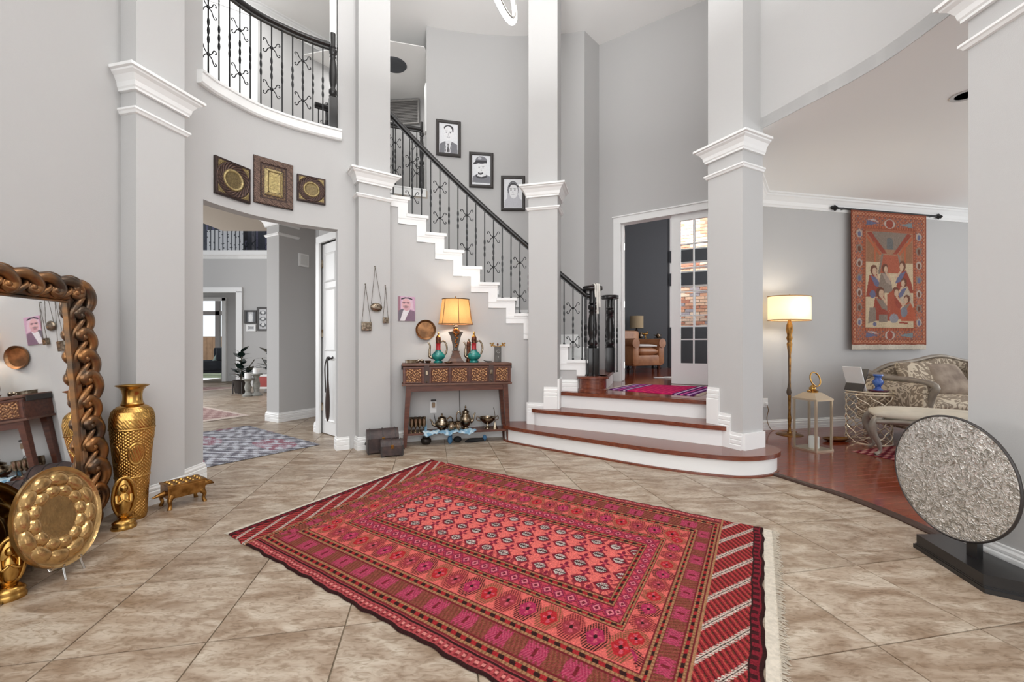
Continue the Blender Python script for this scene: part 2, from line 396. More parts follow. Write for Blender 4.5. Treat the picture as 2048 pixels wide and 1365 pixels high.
# stair: treads, risers, zigzag skirt
stair = thing('curved_staircase', 'curved white staircase with stepped white skirt rising behind two columns', 'staircase', (0, 0, 0), kind='structure')
for k in range(4, 17):
    a0, a1 = phi(k + 1), phi(k)
    z = RISE * k
    out = arc(SR - .03, a1 + .008, a0 - .004, 5) + arc(RO - .002, a0 - .004, a1 + .008, 5)
    MB().prism(out, z - .035, z).build('tread', M_WHITE if k > 4 else M_WOOD, stair)
    if k > 4:
        MB().prism(arc(SR, a1, a1 - .006, 1) + arc(RO - .003, a1 - .006, a1, 1), z - RISE, z - .035).build('riser', M_WHITE, stair)
    # skirt on the inner face
    if k > 4:
        q = MB()
        for (lo, hi, dz0, dz1, ou) in ((a0 - .034, a1, .125, .035, .012), (a0 - .034, a1, .06, .035, .018)):
            q.sweep(arc(SR, lo if k < 16 else a0, hi, 4), [(0, z - dz0), (ou, z - dz0), (ou, z - dz1), (0, z - dz1)])
        q.sweep(arc(SR, a1 - .034, a1, 2), [(0, z - RISE - .125 if k > 5 else z - RISE), (.0121, z - RISE - .125 if k > 5 else z - RISE), (.0121, z - .035), (0, z - .035)])
        q.build('skirt_board', M_WHITE, stair, smooth=30)
        MB().sweep(arc(RO - .001, a0, a1 + .02, 3), [(0, z), (.018, z), (.018, z + .15), (0, z + .15)]).build('wall_skirt', M_WHITE, stair, smooth=30)
MB().sweep(arc(SR, phi(5), phi(5) + .02, 2), [(0, .58), (.02, .58), (.02, .76), (0, .76)]).build('skirt_board', M_WHITE, stair)
# rounded starting step box
a4 = phi(4) - .042; c4 = pol(SR + .02, a4)
MB().lathe([(.17, RISE * 3), (.18, RISE * 3), (.18, RISE * 3 + .03), (.165, RISE * 3 + .04), (.165, RISE * 4 - .04), (.195, RISE * 4 - .032), (.195, RISE * 4 - .008), (.18, RISE * 4)], 28, TR((c4.x, c4.y, 0))).build('starting_step', M_WOOD, stair, smooth=35)
MB().prism(arc(SR, phi(4), phi(4) - .006, 1) + arc(RO - .01, phi(4) - .006, phi(4), 1), RISE * 3, RISE * 4 - .035).build('riser', M_WHITE, stair)

MB().sweep(arc(SR, .09, phi(5) - .03, 6), [(a, b + RISE * 3) for a, b in BASE]).build('landing_baseboard', M_WHITE, stair)
# ---- entry steps and landing
def step(out, z0, z1, nm, label):
    q = catmull([p + (0,) for p in out], 5); back = [Vector((2.9, 5.2, 0)), Vector((1.6, 6.2, 0)), Vector((.3, 5.6, 0))]
    t = thing('entry_steps', label, 'step', (0, 0, 0), kind='structure', group='entry steps')
    poly = [(p.x, p.y) for p in q] + [(p.x, p.y) for p in back]
    MB().prism(poly, z0, z1 - .04).build('riser', M_WHITE, t, smooth=40)
    nose = [(p.x, p.y) for p in offset([(p.x, p.y) for p in q], -.03)] + [(p.x, p.y) for p in back]
    MB().prism(nose, z1 - .04, z1).build('tread', M_WOOD, t, smooth=40)
    if z0 == 0:
        MB().sweep([(p.x, p.y) for p in q], [(0, 0), (.018, 0), (.016, .016), (0, .02)]).build('shoe_moulding', M_WOOD, t)
    return t
step([(-.02, 5.40), (-.09, 5.16), (-.02, 4.99), (.353, 4.675), (.909, 4.255), (1.375, 3.92), (1.80, 3.705), (2.06, 3.665), (2.31, 3.75), (2.45, 3.95), (2.36, 4.3)], 0, RISE, 'a', 'lowest curved entry step with cherry tread and white riser')
step([(.32, 5.33), (.262, 5.12), (.38, 4.985), (1.034, 4.62), (1.523, 4.31), (1.90, 4.05), (2.09, 3.98), (2.25, 4.1), (2.3, 4.4)], RISE, RISE * 2, 'b', 'middle curved entry step with cherry tread and white riser')
step([(.35, 5.42), (.47, 5.27), (1.1, 4.92), (1.6, 4.63), (2.06, 4.37), (2.3, 4.5)], RISE * 2, RISE * 3 - .002, 'c', 'top entry step leading to the stair landing')
landing = struct('floor_landing', MB().prism([(.45, 5.32), (1.1, 4.97), (1.6, 4.68), (2.06, 4.42), (2.4, 4.5), (3.2, 5.66), (1.46, 6.86), (1.1, 6.62), (.2, 6.45), (.2, 5.5)], .4, RISE * 3), M_PLANK, 'cherry wood stair landing floor in front of the study door', 'floor')
# stepped white bases that wrap the two columns beside the steps
def wrap(A, d, wd, dep, cuts, nm):
    A = Vector(A); d = Vector(d).normalized(); n = Vector((-d.y, d.x)); q = MB()
    for (s0, s1, z0, z1) in cuts:
        p0 = A + d * s0; p1 = A + d * s1
        q.sweep([p0, p1], [(0, z0), (.026, z0), (.026, z1 - .112), (.016, z1 - .105), (.023, z1 - .098), (.023, z1 - .07), (.013, z1 - .063), (.02, z1 - .056), (.02, z1 - .03), (.010, z1 - .024), (.010, z1), (0, z1)])
    return q
q3 = wrap(P3A, P3D, .353, .3, [(-.005, .19, RISE, RISE + .26), (.19, .353, RISE * 2, RISE * 2 + .26)], 'x')
q3.sweep([Vector(P3A) + Vector((-P3D[1], P3D[0])) * .2, Vector(P3A)], [(0, RISE), (.024, RISE), (.024, RISE + .26), (0, RISE + .26)])
p3b = Vector(P3A) + Vector(P3D) * .353
q3.sweep([p3b, p3b + Vector((-P3D[1], P3D[0])) * .3], [(0, RISE * 2), (.024, RISE * 2), (.024, RISE * 3 + .16), (0, RISE * 3 + .16)])
tag(q3.build('baseboard_stair_column', M_WHITE), 'stepped white baseboard at the foot of the column by the console', 'baseboard', kind='structure')
q4 = wrap(P4A, P4D, .36, .3, [(0, .13, RISE * 2, RISE * 3 + .16), (.13, .25, RISE, RISE * 2 + .12), (.25, .36, RISE, RISE + .15)], 'x')
p4b = Vector(P4A) + Vector(P4D) * .36; n4 = Vector((-P4D[1], P4D[0]))
q4.sweep([p4b, p4b + n4 * .3], [(0, RISE), (.024, RISE), (.024, RISE + .15), (0, RISE + .15)])
tag(q4.build('baseboard_living_column', M_WHITE), 'stepped white baseboard at the foot of the column by the living room', 'baseboard', kind='structure')

# ---- study door wall
def dw(t, o=0.0): p = D0 + DD * t + DN * o; return p
tL, tR, dTop = .347, 1.735, 3.05
wd_ = MB()
wd_.wall([dw(-.02), dw(tL)], 0, TOP, .14); wd_.wall([dw(tR), dw(2.08)], 0, TOP, .14); wd_.wall([dw(tL), dw(tR)], dTop, TOP, .14)
struct('wall_study', wd_, M_WALL, 'grey wall around the study double door', 'wall')
cs = MB()
for (a, b) in ((tL - .10, tL + .012), (tR - .012, tR + .10)):
    p = dw((a + b) / 2, -.012); cs.box((p.x, p.y, (RISE * 3 + dTop + .1) / 2), (b - a, .028, dTop + .1 - RISE * 3), math.atan2(DD.y, DD.x))
p = dw((tL + tR) / 2, -.012); cs.box((p.x, p.y, dTop + .045), (tR - tL + .2, .030, .115), math.atan2(DD.y, DD.x))
p = dw((tL + tR) / 2, -.02); cs.box((p.x, p.y, dTop + .095), (tR - tL + .23, .045, .018), math.atan2(DD.y, DD.x))
p = dw(tL + .006, .07); cs.box((p.x, p.y, (RISE * 3 + dTop) / 2), (.012, .14, dTop - RISE * 3), math.atan2(DD.y, DD.x))
p = dw((tL + tR) / 2, .07); cs.box((p.x, p.y, dTop - .006), (tR - tL, .14, .012), math.atan2(DD.y, DD.x))
struct('trim_study_door', cs, M_WHITE, 'white casing around the study double door', 'trim')

# ---- walls toward the living room
HEAD = catmull([(2.20, 4.10), (2.33, 3.97), (2.49, 3.56), (2.62, 3.2), (2.675, 2.84), (2.675, 2.0)], 5)
CL = 3.18
struct('wall_living_header', MB().wall(HEAD, CL - .003, TOP, .008), M_WALL, 'curved grey wall above the living room opening', 'wall', smooth=30)
struct('wall_right', MB().wall([Vector((2.62, 2.1)), Vector((2.62, -2.6))], 0, TOP, .15), M_WALL, 'grey wall behind the standing disc', 'wall')
LB0 = Vector((3.30, 5.655)); LBD = Vector((1.02, .22)).normalized()
def lw(t, o=0.0): return LB0 + LBD * t + Vector((-LBD.y, LBD.x)) * o
struct('wall_living_side', MB().wall([Vector((2.34, 4.36)), LB0], 0, TOP, .1), M_WALL, 'grey living room wall beside the entry steps', 'wall')
struct('wall_living_back', MB().wall([LB0, lw(6.0)], 0, CL + .3, .12), M_WALL, 'grey living room wall with the figured tapestry', 'wall')
tag(MB().sweep([lw(0), lw(6.0)], BASE).build('baseboard_living', M_WHITE), 'white baseboard along the living room wall', 'baseboard', kind='structure')
CR2 = [(0, CL - .175), (.02, CL - .175), (.02, CL - .15), (.03, CL - .14), (.045, CL - .10), (.085, CL - .055), (.10, CL - .045), (.10, CL - .025), (.125, CL - .02), (.125, CL), (0, CL)]
struct('trim_living_crown', MB().sweep([Vector((2.60, 4.70)), LB0, lw(6.0)], CR2), M_WHITE, 'white crown moulding above the tapestry', 'trim')
struct('ceiling_living', MB().prism([(p.x, p.y) for p in HEAD] + [(2.7, .2), (9.5, .2), (9.5, 7.6), (3.2, 6.0), (2.4, 4.6)], CL, CL + .1), M_CEIL, 'pale flat ceiling of the living room', 'ceiling')
# wood floor
BORD = catmull([(2.30, 4.02), (2.325, 3.80), (2.44, 3.46), (2.53, 3.23), (2.58, 2.9), (2.585, 2.6), (2.57, 2.2), (2.57, 1.9)], 6)
wf = struct('floor_living', MB().prism([(p.x + .03, p.y) for p in BORD] + [(9.0, .5), (9.0, 7.4), (3.0, 6.2), (2.2, 4.6)], -.02, -.002), M_GROUT, 'cherry plank floor of the living room', 'floor')
wf.location.z = .004
ang = math.atan2(LBD.y, LBD.x); PW = .095; U = Vector((cos(ang), sin(ang))); V = Vector((-sin(ang), cos(ang)))
plank_me = {}
def bord_u(vv):
    best = None
    for p in BORD:
        d = abs(p.dot(V) - vv)
        if best is None or d < best[0]: best = (d, p.dot(U))
    return best[1]
lo = BORD[-1].dot(V); hi = 5.15; row = 0; vv = lo
while vv < hi:
    u = bord_u(vv) + .015 if vv < BORD[0].dot(V) else 2.9; first = True
    while u < 7.6:
        Ln = random.choice((.6, .9, 1.2)) if not first else random.choice((.3, .6, .9)); first = False
        c = U * (u + Ln / 2) + V * vv
        if -.2 < c.x / c.y < 1.35 and c.y > 2.0:
            if Ln not in plank_me:
                pm = MB().box((0, 0, -.004), (Ln - .0015, PW - .0015, .012), bev=.0012); plank_me[Ln] = pm.mesh('plank', M_PLANK)
            link('plank', plank_me[Ln], wf, (c.x, c.y, .002), ang)
        u += Ln
    vv += PW; row += 1
struct('trim_floor_border', MB().sweep([(p.x, p.y) for p in BORD], [(-.03, -.01), (.045, -.01), (.045, .008), (.03, .016), (-.015, .016), (-.03, .012)]), mat('dark_wood_threshold', S(62, 40, 30), .35), 'dark curved wood threshold between tile and plank floor', 'trim')

# ---- upper hall seen above the stair
struct('floor_upper', MB().prism([(-5.6, 3.9), (-2.84, 3.75), (-2.45, 4.35), (-1.9, 4.75), (-1.75, 4.85)] + [(p.x, p.y) for p in arc(RO, -.66, -.302, 6)] + [(-1.2, 8.2), (-5.6, 8.2)], F2 - .12, F2), mat('beige_carpet', S(178, 168, 156), .95, bump=.3, bscale=200), 'upper floor landing edge', 'floor')
struct('wall_upper_back', MB().wall([Vector((-5.6, 8.1)), Vector((-1.9, 7.72)), Vector((-.9, 7.6))], F2, TOP, .1), M_WALL, 'grey upper hall wall with the air return grille', 'wall')
struct('wall_upper_end', MB().wall([Vector((-1.06, 7.75)), pol(RO + .13, -.285)], 0, TOP, .08), M_WALL, 'grey end wall of the upper hall', 'wall')
struct('ceiling_upper', MB().prism([(-5.6, 7.1), (-1.9, 6.2), (-1.32, 6.35), (-1.1, 7.9), (-5.6, 8.2)], 5.62, 5.632), M_CEIL, 'lower ceiling of the upper hall', 'ceiling')
struct('wall_balcony_white', MB().wall([Vector((-5.6, 4.7)), Vector((-3.62, 6.02))], F2, TOP, .1), mat('bright_white_finish', S(246, 247, 248), .7), 'white upper wall behind the balcony railing', 'wall')  # near-white, much paler than the grey upper wall beside it
struct('wall_balcony_grey', MB().wall([Vector((-3.62, 6.02)), Vector((-2.88, 6.9)), Vector((-2.2, 7.1))], F2, TOP, .1), M_WALL, 'grey upper wall behind the balcony newel', 'wall')
struct('trim_upper_crown', MB().sweep([Vector((-5.6, 4.7)), Vector((-3.62, 6.02)), Vector((-2.88, 6.9)), Vector((-2.2, 7.1))], [(a, b - CL + TOP) for a, b in CR2]), M_WHITE, 'white crown moulding in the upper hall', 'trim')
struct('trim_balcony_jamb', MB().box((BAY[jr].x - .06, BAY[jr].y + .02, (F2 + TOP) / 2), (.05, .1, TOP - F2), .6), M_WHITE, 'white vertical trim above the balcony newel', 'trim')
# sill of the railing above the stair
us = MB(); us.sweep(arc(RO, -.64, -.309, 10), [(-.14, F2 - .10), (.02, F2 - .10), (.02, F2 - .01), (.03, F2), (.03, F2 + .018), (-.14, F2 + .018)])
struct('trim_upper_sill', us, M_WHITE, 'white sill under the upper hall railing', 'trim', smooth=30)
struct('trim_stair_wall_end', MB().box((pol(RO + .06, -.309).x, pol(RO + .06, -.309).y, (F2 + .9 + 5.1) / 2), (.018, .13, 5.1 - F2 - .9), .309), M_WHITE, 'thin white edge trim on the stair wall end', 'trim')

# ---- hall beyond the opening
HD0, HD1 = Vector((-2.60, 5.60)), Vector((-2.0, 5.07))
hd = (HD1 - HD0).normalized(); hn = Vector((-hd.y, hd.x)); hang = math.atan2(hd.y, hd.x)
struct('wall_closet', MB().wall([HD0, HD0 + hd * .08], 0, 3.2, .12).wall([HD0 + hd * .08, HD0 + hd * 1.1], 2.52, 3.2, .12), M_WALL, 'grey hall wall around the white closet door', 'wall')
struct('wall_closet_end', MB().wall([HD0 + hn * .9, HD0], 0, 3.2, .1), M_WALL, 'grey hall wall end beside the closet door', 'wall')
struct('wall_hall', MB().wall([Vector((-3.31, 6.53)), Vector((-2.75, 7.6))], 0, TOP, .12), M_WALL, 'shaded grey hall wall carrying a white control box', 'wall')
tag(MB().sweep([Vector((-3.31, 6.53)), Vector((-2.75, 7.6))], BASE).build('baseboard_hall', M_WHITE), 'white baseboard on the shaded hall wall', 'baseboard', kind='structure')
# hall column
hc = [Vector((-3.72, 6.42)), Vector((-3.45, 6.26)), Vector((-3.31, 6.53)), Vector((-3.58, 6.69))]
hcol = thing('column', 'grey hall column with white capital beyond the foyer opening', 'column', (0, 0, 0), kind='structure')
MB().prism(hc, 0, 5.6).build('shaft', M_WALL, hcol); MB().sweep(hc, CROWN, True).build('crown_capital', M_WHITE, hcol); MB().sweep(hc, BAND, True).build('neck_moulding', M_WHITE, hcol); MB().sweep(hc, BASE, True).build('baseboard', M_WHITE, hcol)
YF = 11.6
def xw(px, Y): return (px - 1024) / F * Y
fx0, fx1, fz = xw(380, YF), xw(477, YF), 1.158 + (689 - 584) * YF / F
wfz = MB(); wfz.wall([Vector((fx1, YF)), Vector((-4.2, YF))], 0, 3.62, .2); wfz.wall([Vector((-13, YF)), Vector((fx1, YF))], fz, 3.62, .2); wfz.wall([Vector((-13, YF)), Vector((-9.4, YF))], 0, fz, .2)
struct('wall_far', wfz, M_WALL, 'pale far wall of the hall with framed pictures', 'wall')
lt = MB(); lt.box((-8.5, YF - .01, 3.66), (9, .14, .12))
struct('trim_loft', lt, M_WHITE, 'white ledge below the birch tree mural', 'trim')
ft = MB(); ft.box((fx1 + .04, YF - .02, fz / 2), (.16, .06, fz)); ft.box((fx1 - 1.2, YF - .02, fz + .05), (2.64, .06, .14))
struct('trim_far_opening', ft, M_WHITE, 'white casing of the far opening beside the plants', 'trim')
tag(MB().sweep([Vector((fx1 + .12, YF)), Vector((-4.2, YF))], BASE).build('baseboard_far', M_WHITE), 'white baseboard on the far hall wall', 'baseboard', kind='structure')
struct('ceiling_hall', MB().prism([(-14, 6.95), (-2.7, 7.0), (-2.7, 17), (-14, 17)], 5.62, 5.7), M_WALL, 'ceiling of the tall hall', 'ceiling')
struct('ceiling', MB().box((-.6, 3.0, TOP + .05), (10.4, 11.4, .1)), M_CEIL, 'white ceiling of the double-height foyer', 'ceiling')
# sunroom behind the far opening
struct('wall_sunroom', MB().wall([Vector((xw(452, 13.2), 13.2)), Vector((-5.5, 13.2))], 0, 3.3, .1).wall([Vector((-14, 13.2)), Vector((xw(452, 13.2), 13.2))], 2.58, 3.3, .1), M_WALL, 'inner grey wall of the sunroom passage', 'wall')
struct('trim_sunroom', MB().box((xw(450, 13.2), 13.17, 1.3), (.12, .06, 2.6)).box((xw(450, 13.2) - 1.2, 13.17, 2.56), (2.5, .06, .1)), M_WHITE, 'white casing of the sunroom door', 'trim')
wsn = MB(); wsn.wall([Vector((-16, 17)), Vector((-6, 17))], 3.6, 4.2, .15)
wsn.wall([Vector((-16, 17)), Vector((-6, 17))], 0, .05, .15)
struct('wall_sunroom_back', wsn, M_WALL, 'sunroom wall above the tall window', 'wall')
# ================================================================== railings
def baluster_mesh(h, mid=.5, foot=True):
    q = MB(); r = .0068; c = h * mid
    prof = [(r, 0), (r, c - .13)]
    for j in (-1, 0, 1):
        z = c + j * .078
        prof += [(.0062, z - .038), (.0105, z - .02), (.0125, z), (.0105, z + .02), (.0062, z + .038)]
    prof += [(r, c + .13), (r, h)]
    q.lathe(prof, 6)
    if foot: q.lathe([(.014, 0), (.014, .012), (.008, .022)], 6)
    return q.mesh('baluster', M_IRON, 40)
def scroll_mesh(s=1.0):
    q = MB()
    for sx in (-1, 1):
        for sz in (-1, 1):
            pts = catmull([(0, 0, .004), (.020 * sx, 0, .010 * sz), (.038 * sx, 0, .030 * sz), (.048 * sx, 0, .056 * sz), (.062 * sx, 0, .068 * sz), (.076 * sx, 0, .060 * sz), (.076 * sx, 0, .046 * sz), (.066 * sx, 0, .044 * sz)], 3)
            q.tube([p * s for p in pts], .0048 * s, 5)
    q.ball((0, 0, 0), (.016 * s, .012 * s, .02 * s), 8, 6)
    return q.mesh('scroll', M_IRON, 60)
BAL = {}; SCR = scroll_mesh()
def baluster(parent, p, z0, h, rz, scroll, mid=.5, s=1.0):
    key = (round(h, 2), mid)
    if key not in BAL: BAL[key] = baluster_mesh(key[0], mid)
    o = link('baluster', BAL[key], parent, (p[0], p[1], z0), rz)
    if scroll:
        for f in ((mid + .23), (mid - .23)): link('scroll', SCR, o, (0, 0, h * f))
    return o
def handrail(parent, path):
    q = MB(); q.tube(path, .042, 10, flat=.72); q.tube([Vector(p) - Vector((0, 0, .03)) for p in path], .022, 4, flat=1.0)
    return q.build('handrail', M_BLACKWOOD, parent, 50)
def newel_mesh(h):
    q = MB(); a = .042
    q.box((0, 0, .17), (.085, .085, .34), bev=.004)
    q.lathe([(.035, .34), (.044, .355), (.03, .37), (.044, .39), (.044, .42), (.03, .44), (.028, .46), (.04, .52), (.043, .60), (.036, .70), (.027, .77), (.036, .785), (.026, .80), (.04, .82), (.04, .86), (.026, .875), (.036, .89), (.03, .905), (.03, h - .04)], 18)
    return q.mesh('post', M_BLACKWOOD, 40)
def newel_cluster(c, z0, h, label, rz=0, n=5, a0=0.0):
    t = thing('newel_post', label, 'newel post', (c[0], c[1], z0), rz)
    o = link('post', newel_mesh(h), t); o.scale = (1.4, 1.4, 1)
    MB().lathe([(.08, h - .05), (.112, h - .045), (.122, h - .03), (.116, h - .015), (.122, h), (.11, h + .008), (0, h + .012)], 26).build('cap', M_BLACKWOOD, t, smooth=40)
    for k in range(n):
        a = a0 + 2 * pi * k / 6
        baluster(t, (.098 * cos(a), .098 * sin(a)), 0, h - .05, 0, False)
    return t
# stair railing along the inner edge
def zline(a): return RISE * (9 + (-.0188 - a) / .0665)
sr = thing('stair_railing', 'black iron stair railing with scrolls running up behind the two middle columns', 'railing', (0, 0, 0))
aa = [a4 - i * (a4 - phi(18)) / 40 for i in range(41)]
path = [Vector((pol(SR + .035, a).x, pol(SR + .035, a).y, max(zline(a) + .80, 0))) for a in aa]
path[0].z = path[1].z - .01
handrail(sr, path)
n = 0
for k in range(4, 17):
    for f in ((.22, .72) if k > 4 else (.75,)):
        a = phi(k) - .0665 * f; p = pol(SR + .035, a)
        baluster(sr, p, RISE * k, zline(a) + .78 - RISE * k, -a, n % 3 == 2, .47); n += 1
nw1 = newel_cluster(c4, RISE * 4, 1.09, 'black turned newel post with round cap on the wooden starting step', a0=.5)
cN2 = pol(4.12, phi(4))
newel_cluster(cN2, RISE * 4 - .0, 1.06, 'black turned newel post with round cap beside the study door casing', a0=-1.2, n=4)
# scarf hung on the newel
sc_ = MB()
for dx, L, w_ in ((-.0, .10, .010), (.024, .30, .013), (.048, .22, .012)):
    pts = [(dx - .01, -.02, 1.116), (dx + .0, -.09, 1.116), (dx + .006, -.131, 1.09), (dx + .008, -.133, 1.05 - L * .5), (dx + .012, -.135, 1.05 - L)]
    sc_.tube(catmull(pts, 4), w_, 6, flat=.35)
sc = thing('draped_scarf', 'white and grey cloth draped over the near stair newel cap', 'scarf', (c4.x, c4.y, RISE * 4)); sc_.build('cloth', mat('white_cloth', S(226, 222, 214), .9, var=.2, vscale=12), sc, 60)

# upper railing beside the stair wall
ur = thing('upper_hall_railing', 'black railing on the white sill above the stair', 'railing', (0, 0, 0))
aa = [-.64 + i * .315 / 12 for i in range(13)]
handrail(ur, [Vector((pol(RO + .03, a).x, pol(RO + .03, a).y, F2 + .93)) for a in aa])
for i in range(14):
    a = -.63 + i * .0225; p = pol(RO + .03, a); baluster(ur, p, F2 + .018, .89, -a, i % 3 == 1)
pn = pol(RO + .03, -.322); o = link('post', newel_mesh(1.06), ur, (pn.x, pn.y, F2 + .018)); o.scale = (.8, .8, 1)
# balcony railing
br = thing('balcony_railing', 'black curved balcony railing with iron scrolls above three metal plaques', 'railing', (0, 0, 0))
BR = offset(BAY[jl - 2:jr + 3], .045)
bs = [0]
for i in range(1, len(BR)): bs.append(bs[-1] + (BR[i] - BR[i - 1]).length)
def bra(s):
    for i in range(1, len(BR)):
        if bs[i] >= s:
            t = (s - bs[i - 1]) / (bs[i] - bs[i - 1]); p = BR[i - 1].lerp(BR[i], t); d = (BR[i] - BR[i - 1]); return p, math.atan2(d.y, d.x)
    return BR[-1], 0
handrail(br, [Vector((p.x, p.y, F2 + .945)) for p in BR])
NB = 13
for i in range(NB):
    s = .05 + i * (bs[-1] - .13) / NB; p, a = bra(s); baluster(br, p, F2 + .014, .91, a, i % 3 == 1)
p, a = BAY[jr - 3], .55; o = link('post', newel_mesh(1.08), br, (p.x, p.y, F2 + .014), a); o.scale = (.95, .95, 1)
# second stair newel deeper in the upper hall
bn = thing('newel_post', 'small black newel and rail seen through the balcony balusters', 'newel post', (-2.62, 6.0, F2))
o = link('post', newel_mesh(1.1), bn); o.scale = (1, 1, .95)
MB().ball((0, 0, 1.06), .05, 10, 8).build('ball_cap', M_BLACKWOOD, bn, 60)
MB().box((.25, .05, .78), (.5, .05, .09)).build('handrail', M_BLACKWOOD, bn)
for i in range(4): baluster(bn, (.1 + .1 * i, .05), 0, .75, 0, False)

# ================================================================== rugs
C_ = lambda *a: np.array(lin(a))
def weave_rug(nu, nv, Lu, Lv):
    """pattern of the large red rug; u along its length, v across"""
    u, v = np.meshgrid(np.linspace(0, Lu, nu), np.linspace(0, Lv, nv))
    col = np.zeros((nv, nu, 3)); col[:] = C_(150, 52, 56)
    def put(m, c, k=1.0):
        m = (m * k)[..., None]; col[:] = col * (1 - m) + np.asarray(c) * m
    dl = np.minimum(v, Lv - v); ds = np.minimum(u, Lu - u)
    MAR, DK, TAN, COR, CRM, MAG, RED, OLV = C_(118, 34, 42), C_(44, 22, 24), C_(176, 128, 92), C_(232, 112, 104), C_(226, 212, 198), C_(176, 46, 88), C_(186, 40, 48), C_(132, 88, 58)
    t_l = (dl - .07) / .60; t_s = (ds - .235) / .375
    t = np.minimum(t_l, t_s); long_ = t_l <= t_s
    s = np.where(long_, u, v); wsc = np.where(long_, .60, .375)
    def frac(a, p): return (a / p) % 1.0
    # border bands
    def stripes(a, b):
        m = (t >= a) & (t < b); q = (t - a) / (b - a)
        put(m, MAR); put(m & (np.abs(q - .25) < .10), TAN); put(m & (np.abs(q - .75) < .10), TAN)
        ch = frac(s + (q - .5) * .02, .052)
        put(m & (np.abs(q - .5) < .16) & (ch < .5), DK); put(m & (np.abs(q - .5) < .16) & (ch >= .5), RED, .7)
        put(m & (np.abs(q - .25) < .10) & (frac(s, .018) < .4), OLV, .8); put(m & (np.abs(q - .75) < .10) & (frac(s, .018) < .4), OLV, .8)
    stripes(0, .12)
    m = (t >= .12) & (t < .29); q = (t - .205) / .17; put(m, C_(150, 66, 66)); blk = frac(s, .17)
    fr = frac(s + .05 * np.abs(q), .0125) < .45
    put(m & fr & (blk >= .5), OLV, .8); put(m & (blk < .58), MAG, .85); put(m & (blk < .58) & fr, C_(206, 104, 124), .5); put(m & ((np.abs(q) > .36) | (np.abs(blk - .29) > .26)) & (frac(s + q * .03, .02) < .5), C_(120, 62, 46), .8); put(m & (np.abs(blk - .29) < .04) & (np.abs(q) < .25), MAR)
    stripes(.29, .40)
    # sunburst band
    m = (t >= .40) & (t < .69); put(m, COR, .95)
    P = .105; cell = np.floor(s / P); ls = (s - (cell + .5) * P); lt = (t - .545) * wsc
    rx = np.abs(ls) / .050; ry = np.abs(lt) / (.29 * wsc * .47)
    hexr = np.maximum(ry, .62 * ry + .72 * rx); kind = (cell.astype(int) % 3)
    spk = frac(ls / .0115 + .35 * np.abs(lt) / .0115, 1.0) < .52
    ring = m & (hexr < 1.0) & (hexr > .60)
    put(ring & spk & (kind == 0), DK); put(ring & spk & (kind == 1), OLV); put(ring & spk & (kind == 2), MAR)
    put(ring & ~spk, C_(196, 92, 84), .6)
    cen = m & (hexr <= .60); put(cen & (kind == 0), MAG); put(cen & (kind == 1), RED); put(cen & (kind == 2), C_(158, 56, 66))
    put(cen & (hexr < .42) & (frac(np.arctan2(lt, ls) * 2 / pi, 1) < .4), C_(214, 96, 112), .8); put(cen & (hexr < .14), DK)
    stripes(.69, .765)
    # diamond band
    m = (t >= .765) & (t < .90); put(m, C_(206, 74, 92)); q = np.abs(t - .8325) / .0675; d = np.abs(frac(s, .062) - .5) * 2
    put(m & (q + d < 1.0), C_(140, 36, 72)); put(m & (q + d < .62), C_(230, 130, 140)); put(m & (q + d < .34), C_(110, 28, 48)); put(m & (np.abs(q + d - 1.2) < .08), C_(110, 30, 44))
    stripes(.90, 1.0)
    # field
    fm = (t >= 1.0); put(fm, C_(236, 116, 108))
    fw = Lv - 2 * .67; fu = Lu - 2 * .61; uu = u - .61; vv = v - .67
    nr = 4; pv = fw / nr; nc = 14; pu = fu / nc
    for off, kind in ((0, 0), (.5, 1)):
        for rr in range(nr + (0 if kind == 0 else 1)):
            sh = .5 * (rr % 2)
            cv = (rr + .5 - off * 1.0) * pv if kind else (rr + .5) * pv
            lu = (frac(uu / pu + sh + (.5 if kind else 0), 1.0) - .5) * pu; lv = vv - ((rr) * pv if kind else cv)
            if kind == 0:
                h = np.maximum(np.abs(lv) / (pv * .29), .7 * np.abs(lv) / (pv * .29) + .62 * np.abs(lu) / (pu * .29))
                put(fm & (h < 1.0), C_(120, 26, 44)); w_ = fm & (h < .68)
                put(w_, C_(222, 210, 200)); put(w_ & (np.abs(lv) < .005), C_(60, 24, 30)); put(w_ & (frac((lu + lv) / .014, 1) < .42), C_(52, 26, 30), .85)
                put(fm & (np.abs(h - .84) < .05), C_(150, 40, 56))
            else:
                a = np.arctan2(lv, lu); rr_ = np.hypot(lu / pu, lv / pv * .8)
                put(fm & (rr_ < .17 + .09 * np.cos(4 * a)), C_(128, 30, 56)); put(fm & (rr_ < .07), C_(196, 70, 90)); put(fm & (np.abs(rr_ - .30 - .05 * np.cos(8 * a)) < .02), C_(176, 58, 70), .6)
    # dark speckled rim of the field
    put(fm & (t < 1.10) & (frac(s * 1.0, .045) < .6) & (frac(t * 9 + s * 22, 1) < .55), C_(132, 34, 52), .85)
    # edge band along the long sides
    m = dl < .07; put(m, C_(176, 74, 78)); ch = frac(s, .03); put(m & (dl > .02) & (dl < .052) & (ch < .55), MAR); put(m & (np.abs(dl - .036) < .006) & (ch < .5), C_(226, 140, 132)); put(m & (dl < .012), DK); put(m & (np.abs(dl - .062) < .005), DK)
    # end panels with white diagonal bars
    e = ds < .235; put(e, C_(150, 40, 48))
    left_end = u < Lu / 2
    de = ds
    diag = frac(v + np.where(left_end, 2.1, 1.75) * de, .21) * .21
    fine = frac(v - np.where(left_end, 1.2, 1.5) * de, .05)
    put(e & (fine < .16), DK); put(e & (fine > .5) & (fine < .72), C_(206, 84, 78), .8); put(e & (fine > .8) & (frac(de, .02) < .5), C_(120, 60, 44))
    pan = e & (de > .055) & (de < .222)
